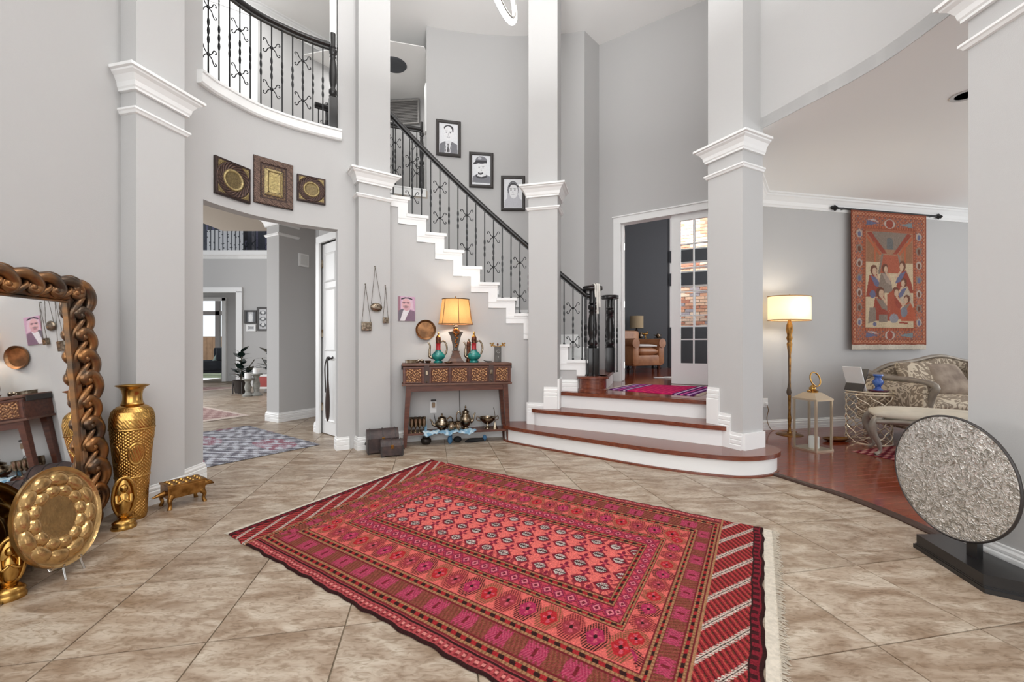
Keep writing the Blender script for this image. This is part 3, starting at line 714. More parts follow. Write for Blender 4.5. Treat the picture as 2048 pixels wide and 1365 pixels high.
    hatch = frac(v * 1.0 + de * .6, .011) < .55
    put(pan & (diag < .055) & (hatch | (np.abs(diag - .0275) < .012)), CRM, .92); put(pan & (np.abs(diag - .0275) < .004), DK)
    put(e & (de < .055), C_(132, 30, 46)); put(e & (de < .055) & (frac(v, .05) < .5) & (np.abs(de - .034) < .012), C_(60, 18, 26)); put(e & (de < .016), DK); put(e & (np.abs(de - .05) < .004), DK)
    put(e & (np.abs(de - .228) < .006), TAN)
    return col, u, v
RC = [Vector((-1.72, 2.56)), Vector((.60, .99)), Vector((1.57, 2.64)), Vector((-.805, 4.205))]   # near left, near right (below the frame), far right, far left
NU, NV, LU, LV = 820, 540, 2.84, 1.88
colr, uu, vv_ = weave_rug(NU, NV, LU, LV)
a, b = uu / LU, vv_ / LV
qx = (1 - a) * (1 - b) * RC[0].x + a * (1 - b) * RC[1].x + a * b * RC[2].x + (1 - a) * b * RC[3].x
qy = (1 - a) * (1 - b) * RC[0].y + a * (1 - b) * RC[1].y + a * b * RC[2].y + (1 - a) * b * RC[3].y
wig = np.sin(uu * 23) * .004 + np.sin(uu * 51 + 1) * .003
edge = np.exp(-vv_ / .05) + np.exp(-(LV - vv_) / .05)
qx += wig * edge * .55; qy += wig * edge * .83
wv = np.sin(vv_ * 19 + 1) * .006 + np.sin(vv_ * 41) * .004
edge2 = np.exp(-(LU - uu) / .06); qx += wv * edge2
qz = .011 + .0012 * np.sin(uu * 9) * np.sin(vv_ * 11) + RNG.normal(0, .00025, uu.shape)
qz[0, :] = qz[-1, :] = .003; qz[:, 0] = qz[:, -1] = .003
ctr = Vector((-.1, 2.6, 0)); pos = np.stack([qx - ctr.x, qy - ctr.y, qz], -1)
colr = (.80 * colr + .10 * np.array(C_(96, 62, 50))) * .94 * (1 + .16 * RNG.standard_normal((NV, NU, 1))).clip(.7, 1.3)
rug = thing('area_rug', 'large red patterned wool rug lying on the beige foyer tiles', 'rug', ctr)
painted('pile', pos, colr, M_WEAVE, rug)
# warp fringe on the short ends
M_FRINGE = mat('cotton_fringe', S(214, 204, 188), .95, var=.2, vscale=60)
def fringe(A, B, out, n, Lf, parent, c, nm='fringe', base=.045):
    q = MB(); d = (B - A)
    for i in range(n):
        p = A + d * ((i + .5) / n) + Vector((random.uniform(-.003, .003), random.uniform(-.003, .003))); L = Lf * random.uniform(.7, 1.15)
        o1 = p + out * L * .5 + d.normalized() * random.uniform(-.006, .006); o2 = p + out * L + d.normalized() * random.uniform(-.016, .016)
        q.tube([(p.x - c.x, p.y - c.y, .008), (o1.x - c.x, o1.y - c.y, .007), (o2.x - c.x, o2.y - c.y, .004)], [.0026, .0022, .0014], 3)
    f = q.build(nm, M_FRINGE, parent); f['kind'] = 'stuff'
    if base:
        w_ = d.normalized(); pp = [A, B, B + out * base, A + out * base]
        MB().prism([(p.x - c.x, p.y - c.y) for p in pp], .001, .008).build('end_webbing', M_FRINGE, parent)
    return f
ou = (RC[2] - RC[3]).normalized()
fringe(RC[1] + ou * .045, RC[2] + ou * .045, ou, 260, .035, rug, ctr, base=0)
MB().prism([(p.x - ctr.x, p.y - ctr.y) for p in (RC[1], RC[1] + ou * .05, RC[2] + ou * .045, RC[2])], .001, .0075).build('end_webbing', M_FRINGE, rug)
fringe(RC[3] - ou * .01, RC[0] - ou * .01, -ou, 240, .03, rug, ctr, base=.02)

def plain_rug(name, corners, label, painter, n=(160, 120), z=.004, fr=True, thick=.008):
    nu, nv = n; cx = sum((Vector(c) for c in corners), Vector((0, 0))) / 4
    A, B, C, D = [Vector(c) - cx for c in corners]
    u, v = np.meshgrid(np.linspace(0, 1, nu), np.linspace(0, 1, nv))
    x = (1 - u) * (1 - v) * A.x + u * (1 - v) * B.x + u * v * C.x + (1 - u) * v * D.x
    y = (1 - u) * (1 - v) * A.y + u * (1 - v) * B.y + u * v * C.y + (1 - u) * v * D.y
    zz = np.full_like(x, thick); zz[0, :] = zz[-1, :] = .001; zz[:, 0] = zz[:, -1] = .001
    t = thing(name, label, 'rug', (cx.x, cx.y, z))
    painted('pile', np.stack([x, y, zz], -1), painter(u, v), M_WEAVE, t)
    if fr:
        d = (B - A).normalized().to_2d(); Z = Vector((0, 0))
        for P, Q, o in ((B, C, d), (D, A, -d)): fringe(P.to_2d(), Q.to_2d(), o, 60, .05, t, Z, base=0)
    return t
def grey_paint(u, v):
    n = np.sin(u * 61 + 3 * np.sin(v * 23)) + np.sin(v * 47 + 4 * np.sin(u * 19)) + np.sin((u + v) * 83) * .8 + .5 * RNG.standard_normal(u.shape)
    base = np.where((n > .6)[..., None], C_(196, 198, 206), np.where((n < -.9)[..., None], C_(104, 102, 112), C_(150, 148, 154)))
    pk = (np.sin(u * 9 + 1) * np.sin(v * 7) > .35) & (n < .3); base = np.where(pk[..., None], C_(150, 104, 116), base)
    bd = (np.minimum(np.minimum(u, 1 - u), np.minimum(v, 1 - v)) < .05)
    return np.where(bd[..., None], base * .8, base)
def rose_paint(u, v):
    n = np.sin(u * 41) * np.sin(v * 37) + .4 * RNG.standard_normal(u.shape); base = np.where((n > .1)[..., None], C_(186, 160, 154), C_(154, 124, 122))
    bd = (np.minimum(np.minimum(u, 1 - u), np.minimum(v, 1 - v)) < .07); return np.where(bd[..., None], C_(206, 190, 180), base)
plain_rug('runner_rug', [(-2.97, 3.82), (-2.206, 4.86), (-3.727, 5.98), (-4.5, 4.94)], 'grey blue distressed rug on the hall tiles just beyond the foyer opening', grey_paint, (260, 200), thick=.007, fr=False)
plain_rug('runner_rug', [(-4.84, 5.81), (-4.236, 6.85), (-5.81, 7.9), (-6.41, 6.86)], 'faded rose rug farther down the hall', rose_paint, (120, 90), thick=.007, fr=False)
plain_rug('runner_rug', [(-9.6, 10.4), (-7.6, 10.2), (-7.1, 11.3), (-9.3, 11.5)], 'pale rug in front of the far sunroom opening', rose_paint, (60, 40), thick=.007, fr=False)
def pink_paint(u, v):
    s = u; base = np.zeros(u.shape + (3,)); base[:] = C_(196, 30, 96)
    st = (s < .24) | (s > .76); base = np.where(st[..., None], C_(92, 30, 96), base)
    for c0, c in ((.06, (206, 160, 210)), (.13, (222, 90, 160)), (.2, (216, 190, 214)), (.8, (216, 190, 214)), (.87, (222, 90, 160)), (.94, (206, 160, 210))):
        base = np.where((np.abs(s - c0) < .014)[..., None], C_(*c), base)
    n = np.sin(u * 60) * np.sin(v * 50); base = np.where(((~st) & (n > .5))[..., None], C_(236, 70, 110), base)
    return base
z3 = RISE * 3
pr = [fl(1218, 780, z3), fl(1388, 793, z3), fl(1438, 776, z3), fl(1272, 769.5, z3)]
plain_rug('landing_rug', [p.to_2d() for p in pr], 'magenta and purple striped rug on the landing before the study door', pink_paint, (150, 80), z=z3 + .001, fr=True)
# ================================================================== foyer objects
def onplane(px, py, A, d, o=0.0):
    """point seen at a pixel on the vertical plane through plan point A along d, o metres in front of it"""
    A = Vector(A); d = Vector(d).normalized(); n = Vector((d.y, -d.x)); A = A + n * o; r = (px - 1024) / F
    s = (r * A.y - A.x) / (d.x - r * d.y); p = A + d * s
    return Vector((p.x, p.y, H - (py - HZ) * p.y / F))
def onarc(px, py, rad, o=0.0):
    r = (px - 1024) / F; rr = rad - o; A = r * r + 1; B = -2 * (r * SCX + SCY); Cc = SCX ** 2 + SCY ** 2 - rr * rr
    Y = (-B + math.sqrt(B * B - 4 * A * Cc)) / (2 * A); X = r * Y
    return Vector((X, Y, H - (py - HZ) * Y / F)), math.atan2(X - SCX, Y - SCY)
def dang(d): return math.atan2(d[1], d[0])

# ---- leaning carved mirror
mw, mh, fr_ = 1.22, 1.60, .17
mir = thing('leaning_mirror', 'tall mirror in a carved bronze scroll frame leaning on the grey wall', 'mirror', (-2.485, 2.10, .0), pi / 2)
mir.rotation_euler = (R_(-4.3), 0, R_(100.5))
M_GLASSM = mat('mirror_silver', (.93, .94, .94), .015, 1.0)
MB().box((0, .012, mh / 2), (mw - .1, .02, mh - .1)).build('backing', M_BRONZE, mir)
ix, iz0, iz1 = mw / 2 - fr_, fr_, mh - fr_ - .02
MB().box((0, -.004, (iz0 + iz1) / 2), (2 * ix, .006, iz1 - iz0)).build('glass', M_GLASSM, mir)
def rect_ring(q, hx, z0, z1, prof):
    """mitred picture-frame ring in the XZ plane; prof = [(grow outward, y)]"""
    vs = []; m = len(prof)
    for (sx, sz) in ((-1, 0), (1, 0), (1, 1), (-1, 1)):
        for g, y in prof: vs.append((sx * (hx + g), y, (z0 - g) if sz == 0 else (z1 + g)))
    fs = []
    for i in range(4):
        j = (i + 1) % 4
        for k in range(m): k2 = (k + 1) % m; fs.append((i * m + k, i * m + k2, j * m + k2, j * m + k))
    q.add(vs, fs); return q
im = MB(); rect_ring(im, ix, iz0, iz1, [(0, 0), (0, -.02), (.008, -.024), (.012, -.014), (.022, -.026), (.036, -.034), (.042, -.03), (.042, 0)])
im.build('inner_moulding', M_BRONZE, mir, 50)
def leaf_scroll(M, s, flip, parent):
    q = MB()
    a = catmull([(-.085, 0, .005), (-.05, -.018, .045), (0, -.03, .062), (.045, -.032, .05), (.07, -.03, .018), (.055, -.03, -.008), (.03, -.03, .004), (.036, -.03, .02)], 5)
    ra = [.010 + .016 * sin(pi * min(1, i / len(a) * 1.15)) for i in range(len(a))]
    q.tube([Vector((p.x * flip, p.y, p.z)) * s for p in a], [r * s for r in ra], 8, flat=1.0)
    b = catmull([(-.08, 0, -.012), (-.03, -.024, -.012), (.01, -.034, .012), (.02, -.03, .03)], 5)
    q.tube([Vector((p.x * flip, p.y, p.z)) * s for p in b], [.018 * s * (1 - .6 * i / len(b)) for i in range(len(b))], 8)
    c = catmull([(-.02, -.004, .06), (.03, -.012, .082), (.075, -.018, .075), (.098, -.016, .05)], 4)
    q.tube([Vector((p.x * flip, p.y, p.z)) * s for p in c], [.004 * s + .014 * s * sin(pi * i / (len(c) - 1)) for i in range(len(c))], 8, flat=.7)
    q.ball((.04 * flip * s, -.034 * s, .008 * s), .017 * s, 8, 6)
    q.v = [tuple(M @ Vector(v)) for v in q.v]
    return q.build('carved_scroll', M_BRONZE, parent, 60)
nsd = 10
for i in range(nsd):
    z = .13 + (mh - .24) * (i + .5) / nsd
    leaf_scroll(TR((ix + .05, -.004, z), 0, R_(90), 0), 1.18 + .2 * ((i * 3) % 4) / 3, -1, mir)
    leaf_scroll(TR((-ix - .048, -.004, z), 0, R_(-90), 0), 1.2, 1, mir)
ntp = 7
for i in range(ntp):
    x = -mw / 2 + .12 + (mw - .24) * (i + .5) / ntp
    leaf_scroll(TR((x, -.004, iz1 + .046)), 1.28, 1, mir)
    leaf_scroll(TR((x, -.004, iz0 - .046), 0, pi, 0), 1.12, 1 if i % 2 else -1, mir)
for sx in (-1, 1):
    q = MB(); q.ball((sx * (mw / 2 - .075), -.01, mh - .1), (.05, .03, .045), 12, 8); q.ball((sx * (mw / 2 - .04), -.015, mh - .065), (.03, .025, .03), 10, 8); q.build('corner_boss', M_BRONZE, mir, 60); MB().ball((sx * (mw / 2 - .09), -.01, .09), (.06, .03, .06), 12, 8).build('foot_boss', M_BRONZE, mir, 60)

# ---- tall engraved brass vase
vs_ = thing('floor_vase', 'tall engraved brass floor vase standing beside the carved mirror', 'vase', (-2.53, 2.82, 0))
vz = np.linspace(0, .757, 300); vr = np.interp(vz, [0, .006, .1, .25, .40, .53, .62, .67, .715, .745, .757], [.072, .075, .078, .086, .098, .110, .116, .115, .105, .082, .058])
TH2, ZZ = np.meshgrid(np.linspace(0, 2 * pi, 300), vz); rr2 = np.repeat(vr[:, None], 300, 1)
sc1 = np.abs(np.sin(TH2 * 26)) * np.abs(np.sin(ZZ * 150 + pi / 2 * (np.floor(TH2 * 26 / pi) % 2)))          # scale ground
md = np.hypot(((TH2 * 5 / (2 * pi)) % 1 - .5) * .13, (ZZ - .44) * .62) ; med = np.clip(1 - np.abs(md - .042) / .007, 0, 1) + .6 * (md < .034) * np.abs(np.sin(TH2 * 20 + 60 * ZZ))
lf = np.abs(np.sin(TH2 * 10 + 46 * np.abs(((TH2 * 5 / pi) % 1) - .5) + ZZ * 60)) ** .6                                # leaf sprays on the shoulder
sw = np.abs(np.sin(TH2 * 7 + 5 * np.sin(ZZ * 34) + 9 * ZZ)) ** .5
rel = np.where(ZZ > .60, lf, np.where(md < .05, med, np.where(ZZ > .30, sc1, .55 * sw + .45 * sc1)))
rel = rel + .9 * (np.abs(ZZ - .60) < .005) + .9 * (np.abs(ZZ - .285) < .004); rel[(ZZ < .02) | (ZZ > .735)] = .3
rr2 = rr2 + .0042 * (rel - .5)
vb = painted('body', np.stack([rr2 * np.cos(TH2), rr2 * np.sin(TH2), ZZ], -1), np.ones(rr2.shape + (3,)), mat('engraved_brass_relief', S(206, 160, 90), .26, 1.0, var=.25, vscale=16), vs_, True)
MB().lathe([(.058, .755), (.063, .762), (.056, .768), (.052, .79), (.051, .82), (.056, .85), (.072, .873), (.088, .882), (.089, .887), (.074, .882), (.05, .85), (.046, .79)], 48).build('neck', M_BRASS, vs_, 60)

def hooded_figure(loc, rz, s, label):
    t = thing('brass_figurine', label, 'figurine', loc, rz)
    MB().lathe([(0, 0), (.062, 0), (.064, .01), (.06, .022), (.056, .03), (.06, .04), (.052, .05), (.036, .062)], 28, sx=s, sy=s * .85).build('base', M_BRASS, t, 60)
    q = MB()
    q.ball((0, .012 * s, .19 * s), (.056 * s, .034 * s, .14 * s), 20, 14)
    q.build('body', M_BRASS, t, 80)
    q = MB(); rim = []
    for i in range(25):
        a = -2.5 + 5.0 * i / 24; rim.append((.052 * s * sin(a), -.012 * s - .010 * s * cos(a), .2 * s + .125 * s * cos(a)))
    q.tube(rim, .010 * s, 8); q.build('hood_rim', M_BRASS, t, 60)
    q = MB(); q.ball((0, -.018 * s, .255 * s), (.02 * s, .018 * s, .026 * s), 12, 8); q.ball((0, -.012 * s, .16 * s), (.036 * s, .028 * s, .075 * s), 14, 10)
    for sx in (-1, 1):
        q.tube(catmull([(sx * .034 * s, -.012 * s, .21 * s), (sx * .03 * s, -.04 * s, .17 * s), (sx * .004 * s, -.046 * s, .19 * s)], 4), [.012 * s, .011 * s, .011 * s, .010 * s, .009 * s, .009 * s, .008 * s, .008 * s, .006 * s], 8)
    q.build('inner_figure', M_BRASS, t, 70)
    return t
p = fl(248, 1057); hooded_figure((p.x, p.y, 0), .75, 1.0, 'polished brass hooded figurine on the floor in front of the tall vase')
hooded_figure((-2.285, 1.925, 0), .9, .86, 'polished brass hooded figurine at the picture edge in front of the round trays')

# ---- round trays
def polar_disc(name, rad, fn, m, parent, M, nr=44, nt=144, back=.006):
    vs = [tuple(M @ Vector((0, -fn(0, 0), 0)))]; fs = []
    for i in range(1, nr + 1):
        r = i / nr
        for k in range(nt):
            a = 2 * pi * k / nt; vs.append(tuple(M @ Vector((rad * r * cos(a), -fn(r, a), rad * r * sin(a)))))
    for k in range(nt): fs.append((0, 1 + (k + 1) % nt, 1 + k))
    for i in range(nr - 1):
        for k in range(nt): a0 = 1 + i * nt; fs.append((a0 + k, a0 + (k + 1) % nt, a0 + nt + (k + 1) % nt, a0 + nt + k))
    o = len(vs); e = 1 + (nr - 1) * nt
    for k in range(nt): a = 2 * pi * k / nt; vs.append(tuple(M @ Vector((rad * .99 * cos(a), back, rad * .99 * sin(a)))))
    for k in range(nt): fs.append((e + k, e + (k + 1) % nt, o + (k + 1) % nt, o + k))
    fs.append(tuple(range(o, o + nt)))
    q = MB(); q.add(vs, fs); return q.build(name, m, parent, 50)
def petals(r, a):
    h = .012 * max(0, (r - .92) / .08) ** 1.5
    for (r0, wr, n, ph) in ((.76, .13, 12, 0), (.53, .11, 12, .5)):
        x = ((a / (2 * pi) * n + ph) % 1 - .5) * 2; y = (r - r0) / wr
        d = x * x * .9 + y * y + .35 * y * x * x
        if d < 1: h += .017 * (1 - d) ** .38
    return h
M_TRAY = mat('hammered_brass', S(206, 168, 112), .24, .9, var=.2, vscale=26, bump=.15, bscale=70)
M_TRAYD = mat('dark_brass', S(118, 92, 44), .25, 1.0, var=.35, vscale=10)
RTR = .245
ct = Vector((-2.27, 2.12, .296))
tr1 = thing('embossed_tray', 'round brass tray embossed with two rings of petals on a small stand before the mirror', 'tray', (ct.x, ct.y, 0), R_(100))
polar_disc('dish', RTR, petals, M_TRAY, tr1, TR((0, 0, ct.z), R_(-12)))
q = MB()
for sx in (-1, 1):
    q.tube([(sx * .05, -.06, .075), (sx * .05, -.055, .055), (sx * .05, .0, .045), (sx * .06, .12, .3)], .005, 6); q.tube([(sx * .05, -.055, .058), (sx * .055, -.07, .0)], .005, 6); q.tube([(sx * .06, .12, .3), (sx * .07, .17, 0)], .005, 6)
q.tube([(-.05, 0, .045), (.05, 0, .045)], .005, 6); q.build('wire_stand', M_CHROME, tr1, 60)
def rings(r, a): return .01 * sin(r * 30) * (r > .3) * .5 + .02 * r ** 6 + .004 * sin(a * 16) * (abs(r - .7) < .12)
tr2 = thing('engraved_tray', 'large dark brass tray propped behind the embossed tray at the picture edge', 'tray', (-2.385, 1.87, 0), R_(98))
polar_disc('dish', .27, rings, M_TRAYD, tr2, TR((0, .0, .276), R_(-10)))

# ---- turtle shaped brass box
tb_ = thing('turtle_box', 'brass box on legs shaped like a turtle on the floor by the hall opening', 'box', (-2.39, 3.075, 0), R_(57))
MB().box((0, 0, .115), (.225, .15, .085), bev=.006).build('body', M_OLDBRASS, tb_)
lidm = MB(); lidm.box((0, 0, .163), (.235, .16, .014), bev=.003); lid = lidm.build('lid', M_OLDBRASS, tb_)
q = MB()
for i in range(5):
    for j in range(3): q.lathe([(.019, .169), (.015, .175), (.009, .172), (.005, .178), (0, .179)], 8, TR((-.084 + i * .042, -.046 + j * .046, 0)))
q.build('lid_relief', M_BRASS, lid, 60)
for sx in (-1, 1):
    for sy in (-1, 1):
        MB().tube(catmull([(sx * .09, sy * .06, .09), (sx * .105, sy * .075, .06), (sx * .1, sy * .072, .03), (sx * .108, sy * .078, 0)], 3), [.022, .02, .017, .014, .012, .011, .011, .012, .013, .014], 8).build('leg', M_OLDBRASS, tb_, 60)
q = MB(); q.tube(catmull([(.105, 0, .115), (.14, 0, .118), (.165, 0, .112), (.195, 0, .098)], 4), [.026, .027, .027, .027, .026, .024, .022, .02, .018, .016, .012, .009, .005], 10); q.ball((.155, .02, .128), .008, 8, 6); q.ball((.155, -.02, .128), .008, 8, 6); q.build('head', M_OLDBRASS, tb_, 60)
MB().tube(catmull([(-.105, 0, .105), (-.14, 0, .1), (-.18, 0, .09)], 3), [.022, .02, .017, .014, .011, .008, .004], 8).build('tail', M_OLDBRASS, tb_, 60)

# ---- three metal plaques on the bay wall
def bay_at(px, py):
    r = (px - 1024) / F
    for i in range(len(BAY) - 1):
        a, b = BAY[i], BAY[i + 1]; fa, fb = a.x - r * a.y, b.x - r * b.y
        if fa * fb <= 0: t = fa / (fa - fb); p = a.lerp(b, t); d = (b - a).normalized(); return Vector((p.x, p.y, H - (py - HZ) * p.y / F)), d
C3 = lambda *a: np.array(lin(a))
M_EMB = mat('embossed_plaque_metal', (1, 1, 1), .42, .55, attr='paint', var=.3, vscale=70, bump=.3, bscale=140)
def plaque(px, py, w_, h_, label, kind):
    p, d = bay_at(px, py); n = Vector((d.y, -d.x)); th = .028
    t = thing('wall_plaque', label, 'plaque', (p.x + n.x * th, p.y + n.y * th, p.z), dang(d), group='metal plaques below the balcony')
    q = MB(); q.box((0, .013, 0), (w_, .026, h_)); q.build('backing', mat('plaque_dark_wood', S(48, 34, 30), .5), t)
    N = 120; cv = Canvas(int(N * w_ / h_), N); x, y = (cv.x - .5) * w_, (cv.y - .5) * h_; hgt = np.zeros_like(x)
    BR_, GD, LG = C3(60, 45, 42), C3(112, 95, 58), C3(176, 158, 112)
    cv.a[:] = BR_; noi = RNG.random(x.shape)
    if kind == 'round':
        r = np.hypot(x, y) / (w_ / 2); ang_ = np.arctan2(y, x)
        cv.put((r > .96), GD); cv.put((r > .96) & (noi > .75), LG); cv.put((np.maximum(np.abs(x) / w_, np.abs(y) / h_) > .44), BR_)
        cv.put((r > .60) & (r <= .94) & (np.sin(ang_ * 22 + r * 40) > .3), C3(92, 70, 60))
        cv.put((r <= .60), GD); cv.put((r > .46) & (r <= .56), LG); cv.put((r < .42), C3(124, 108, 72)); cv.put((r < .42) & (np.sin(x * 900) * np.sin(y * 700) > .2), C3(84, 70, 50))
        hgt += .010 * np.exp(-((r - .52) / .06) ** 2) + .006 * np.exp(-((r - .9) / .05) ** 2) + .003 * (np.sin(ang_ * 22 + r * 40) > .3) * ((r > .6) & (r < .94)) + .006 * (r > .98)
    else:
        ax, ay = np.abs(x) / (w_ / 2), np.abs(y) / (h_ / 2); m = np.maximum(ax, ay * 1.0); b1 = np.maximum(ax, (np.abs(y) - (h_ - w_) / 2) / (w_ / 2))
        tw = np.sin((x + y) * 380 * np.sign(x * y + 1e-9))
        cv.put((b1 > .68) & (tw > .2), C3(128, 104, 90)); cv.put((b1 > .5) & (b1 < .6) & (noi > .6), C3(122, 98, 70))
        cv.put((b1 < .46), LG); cv.put((b1 < .34), GD); cv.put((b1 < .27), LG); cv.put((b1 < .22), C3(172, 156, 106)); cv.put((b1 < .22) & (np.sin(y * 600) > .5), C3(130, 112, 70))
        cv.put((np.abs(ax * w_ - (ay * h_ - (h_ - w_))) < .006) & (b1 < .46) & (b1 > .22), BR_)
        hgt += .006 * (b1 > .68) + .003 * (b1 > .68) * (tw > .2) + .012 * np.clip((.47 - b1) / .1, 0, 1) - .006 * (b1 < .27)
    g = picture_grid(w_ - .004, h_ - .004, cv); g[..., 1] = -hgt - .001
    e = (np.minimum(np.minimum(cv.x, 1 - cv.x), np.minimum(cv.y, 1 - cv.y)) < 1e-6); g[..., 1][e] = 0
    painted('relief', g, cv.a, M_EMB, t); return t
plaque(463, 362, .335, .335, 'square metal plaque with round medallion nearest the front column', 'round')
plaque(546, 368, .36, .46, 'large rectangular metal plaque with raised central panel between two square ones', 'rect')
plaque(622, 381, .275, .275, 'small square metal plaque with round medallion nearest the purses', 'round')

# ---- three purses on the column
M_PURSE = mat('beaten_silver', S(172, 158, 140), .2, 1.0, col2=S(104, 90, 76), vscale=40, bump=.4, bscale=90)
M_CHAIN = mat('dark_chain', S(124, 116, 106), .4, .9)
def purse(hx, hy, bx, by, shape, size, label):
    hk = onplane(hx, hy, P2A, P2D, .012); bd = onplane(bx, by, P2A, P2D, .022)
    t = thing('hanging_purse', label, 'purse', hk, dang(P2D), group='metal purses hung on the column')
    d = Vector(P2D).normalized(); dx = (bd - hk).to_2d().dot(d); dz = bd.z - hk.z
    q = MB(); q.lathe([(0, 0), (.007, 0), (.007, .006), (.003, .008), (.003, .02), (0, .02)], 8, TR((0, .012, .004), R_(90))); q.build('hook', M_CHAIN, t)
    w_ = size[0] / 2 * .92; zt = dz + size[2] * .35
    for sx in (-1, 1):
        L = [Vector((0, -.004, 0)).lerp(Vector((dx + sx * w_, -.010, zt)), i / 14) + Vector((0, 0, -.010 * sin(pi * i / 14))) for i in range(15)]
        MB().tube(L, [.0032 if i % 2 else .0022 for i in range(15)], 5).build('chain', M_CHAIN, t, 60)
    q = MB()
    if shape == 'oval':
        q.ball((dx, -.006, dz), (size[0] / 2, .020, size[2] / 2), 22, 12); q.tube([(dx + size[0] / 2 * 1.02 * cos(a), -.006, dz + size[2] / 2 * 1.02 * sin(a)) for a in [i * pi / 12 for i in range(24)]], .004, 6, closed=True)
    else: q.box((dx, -.006, dz), (size[0], .028, size[2]), bev=.006)
    q.build('body', M_PURSE, t, 50)
    MB().ball((dx, -.026, dz + size[2] * .3), (.006, .006, .006), 8, 6).build('clasp', M_PURSE, t)
    return t
purse(750, 534, 753, 615, 'oval', (.125, 0, .09), 'oval silver purse on a chain hung highest on the column')
purse(731, 569, 733, 653, 'box', (.108, 0, .10), 'rectangular silver purse on a chain beside the wall corner')
purse(771, 572, 771.5, 641, 'box', (.062, 0, .066), 'tiny square silver purse on a chain nearest the console table')

# ---- small portrait painting and copper dish on the wall
p, a = onarc(813.5, 618, SR, .014)
t = thing('portrait_painting', 'small unframed painting of a man in white headscarf and dark cloak', 'painting', p, -a)
MB().box((0, .006, 0), (.2, .012, .288)).build('canvas_board', mat('canvas_edge', S(206, 180, 190), .8), t)
cv = Canvas(60, 86, C3(206, 160, 190)); INK = C3(46, 40, 48)
cv.rect(0, 0, .12, 1, C3(150, 92, 110)); cv.poly([(.16, .5), (.2, .9), (.5, 1.0), (.82, .9), (.92, .45), (.7, .5), (.3, .5)], C3(224, 190, 206))
cv.poly([(0, 0), (.02, .42), (.25, .5), (.36, .46), (.2, 0)], C3(86, 76, 92)); cv.poly([(.25, 0), (.7, .46), (.98, .40), (1, 0)], C3(112, 74, 104)); cv.poly([(.1, 0), (.3, .44), (.68, .47), (.38, 0)], C3(232, 228, 232))
cv.ell(.47, .67, .26, .24, C3(226, 172, 176)); cv.ell(.49, .52, .2, .1, C3(214, 160, 168)); cv.ell(.45, .56, .1, .04, C3(170, 110, 118)); cv.line([(.3, .60), (.46, .615), (.58, .60)], .02, C3(120, 96, 100), 1, 1.4)
for ex in (.34, .58): cv.ell(ex, .74, .085, .035, C3(150, 104, 112)); cv.ell(ex, .74, .035, .015, INK)
cv.a = cv.a * .8 + .2 * np.array(C3(168, 160, 164)); cv.line([(.24, .755), (.66, .755)], .012, C3(96, 70, 82), 1, 1.4); cv.line([(.2, .90), (.4, .945), (.6, .945), (.8, .90)], .035, INK, 1, 1.4)
painted('picture', picture_grid(.198, .286, cv, -.001), cv.a, M_PAINT, t)
p, a = onarc(851.5, 660, SR, .03)
t = thing('copper_dish', 'round shallow copper dish hung on the wall beside the lamp', 'dish', p, -a)
M_COPPER = mat('aged_copper', S(168, 122, 84), .36, .9, col2=S(112, 82, 58), vscale=12)
polar_disc('bowl', .12, lambda r, a: -.022 + .028 * max(0, (r - .72) / .28) ** .8 if r < .97 else .008, M_COPPER, t, TR(), nr=24, nt=60, back=.012)

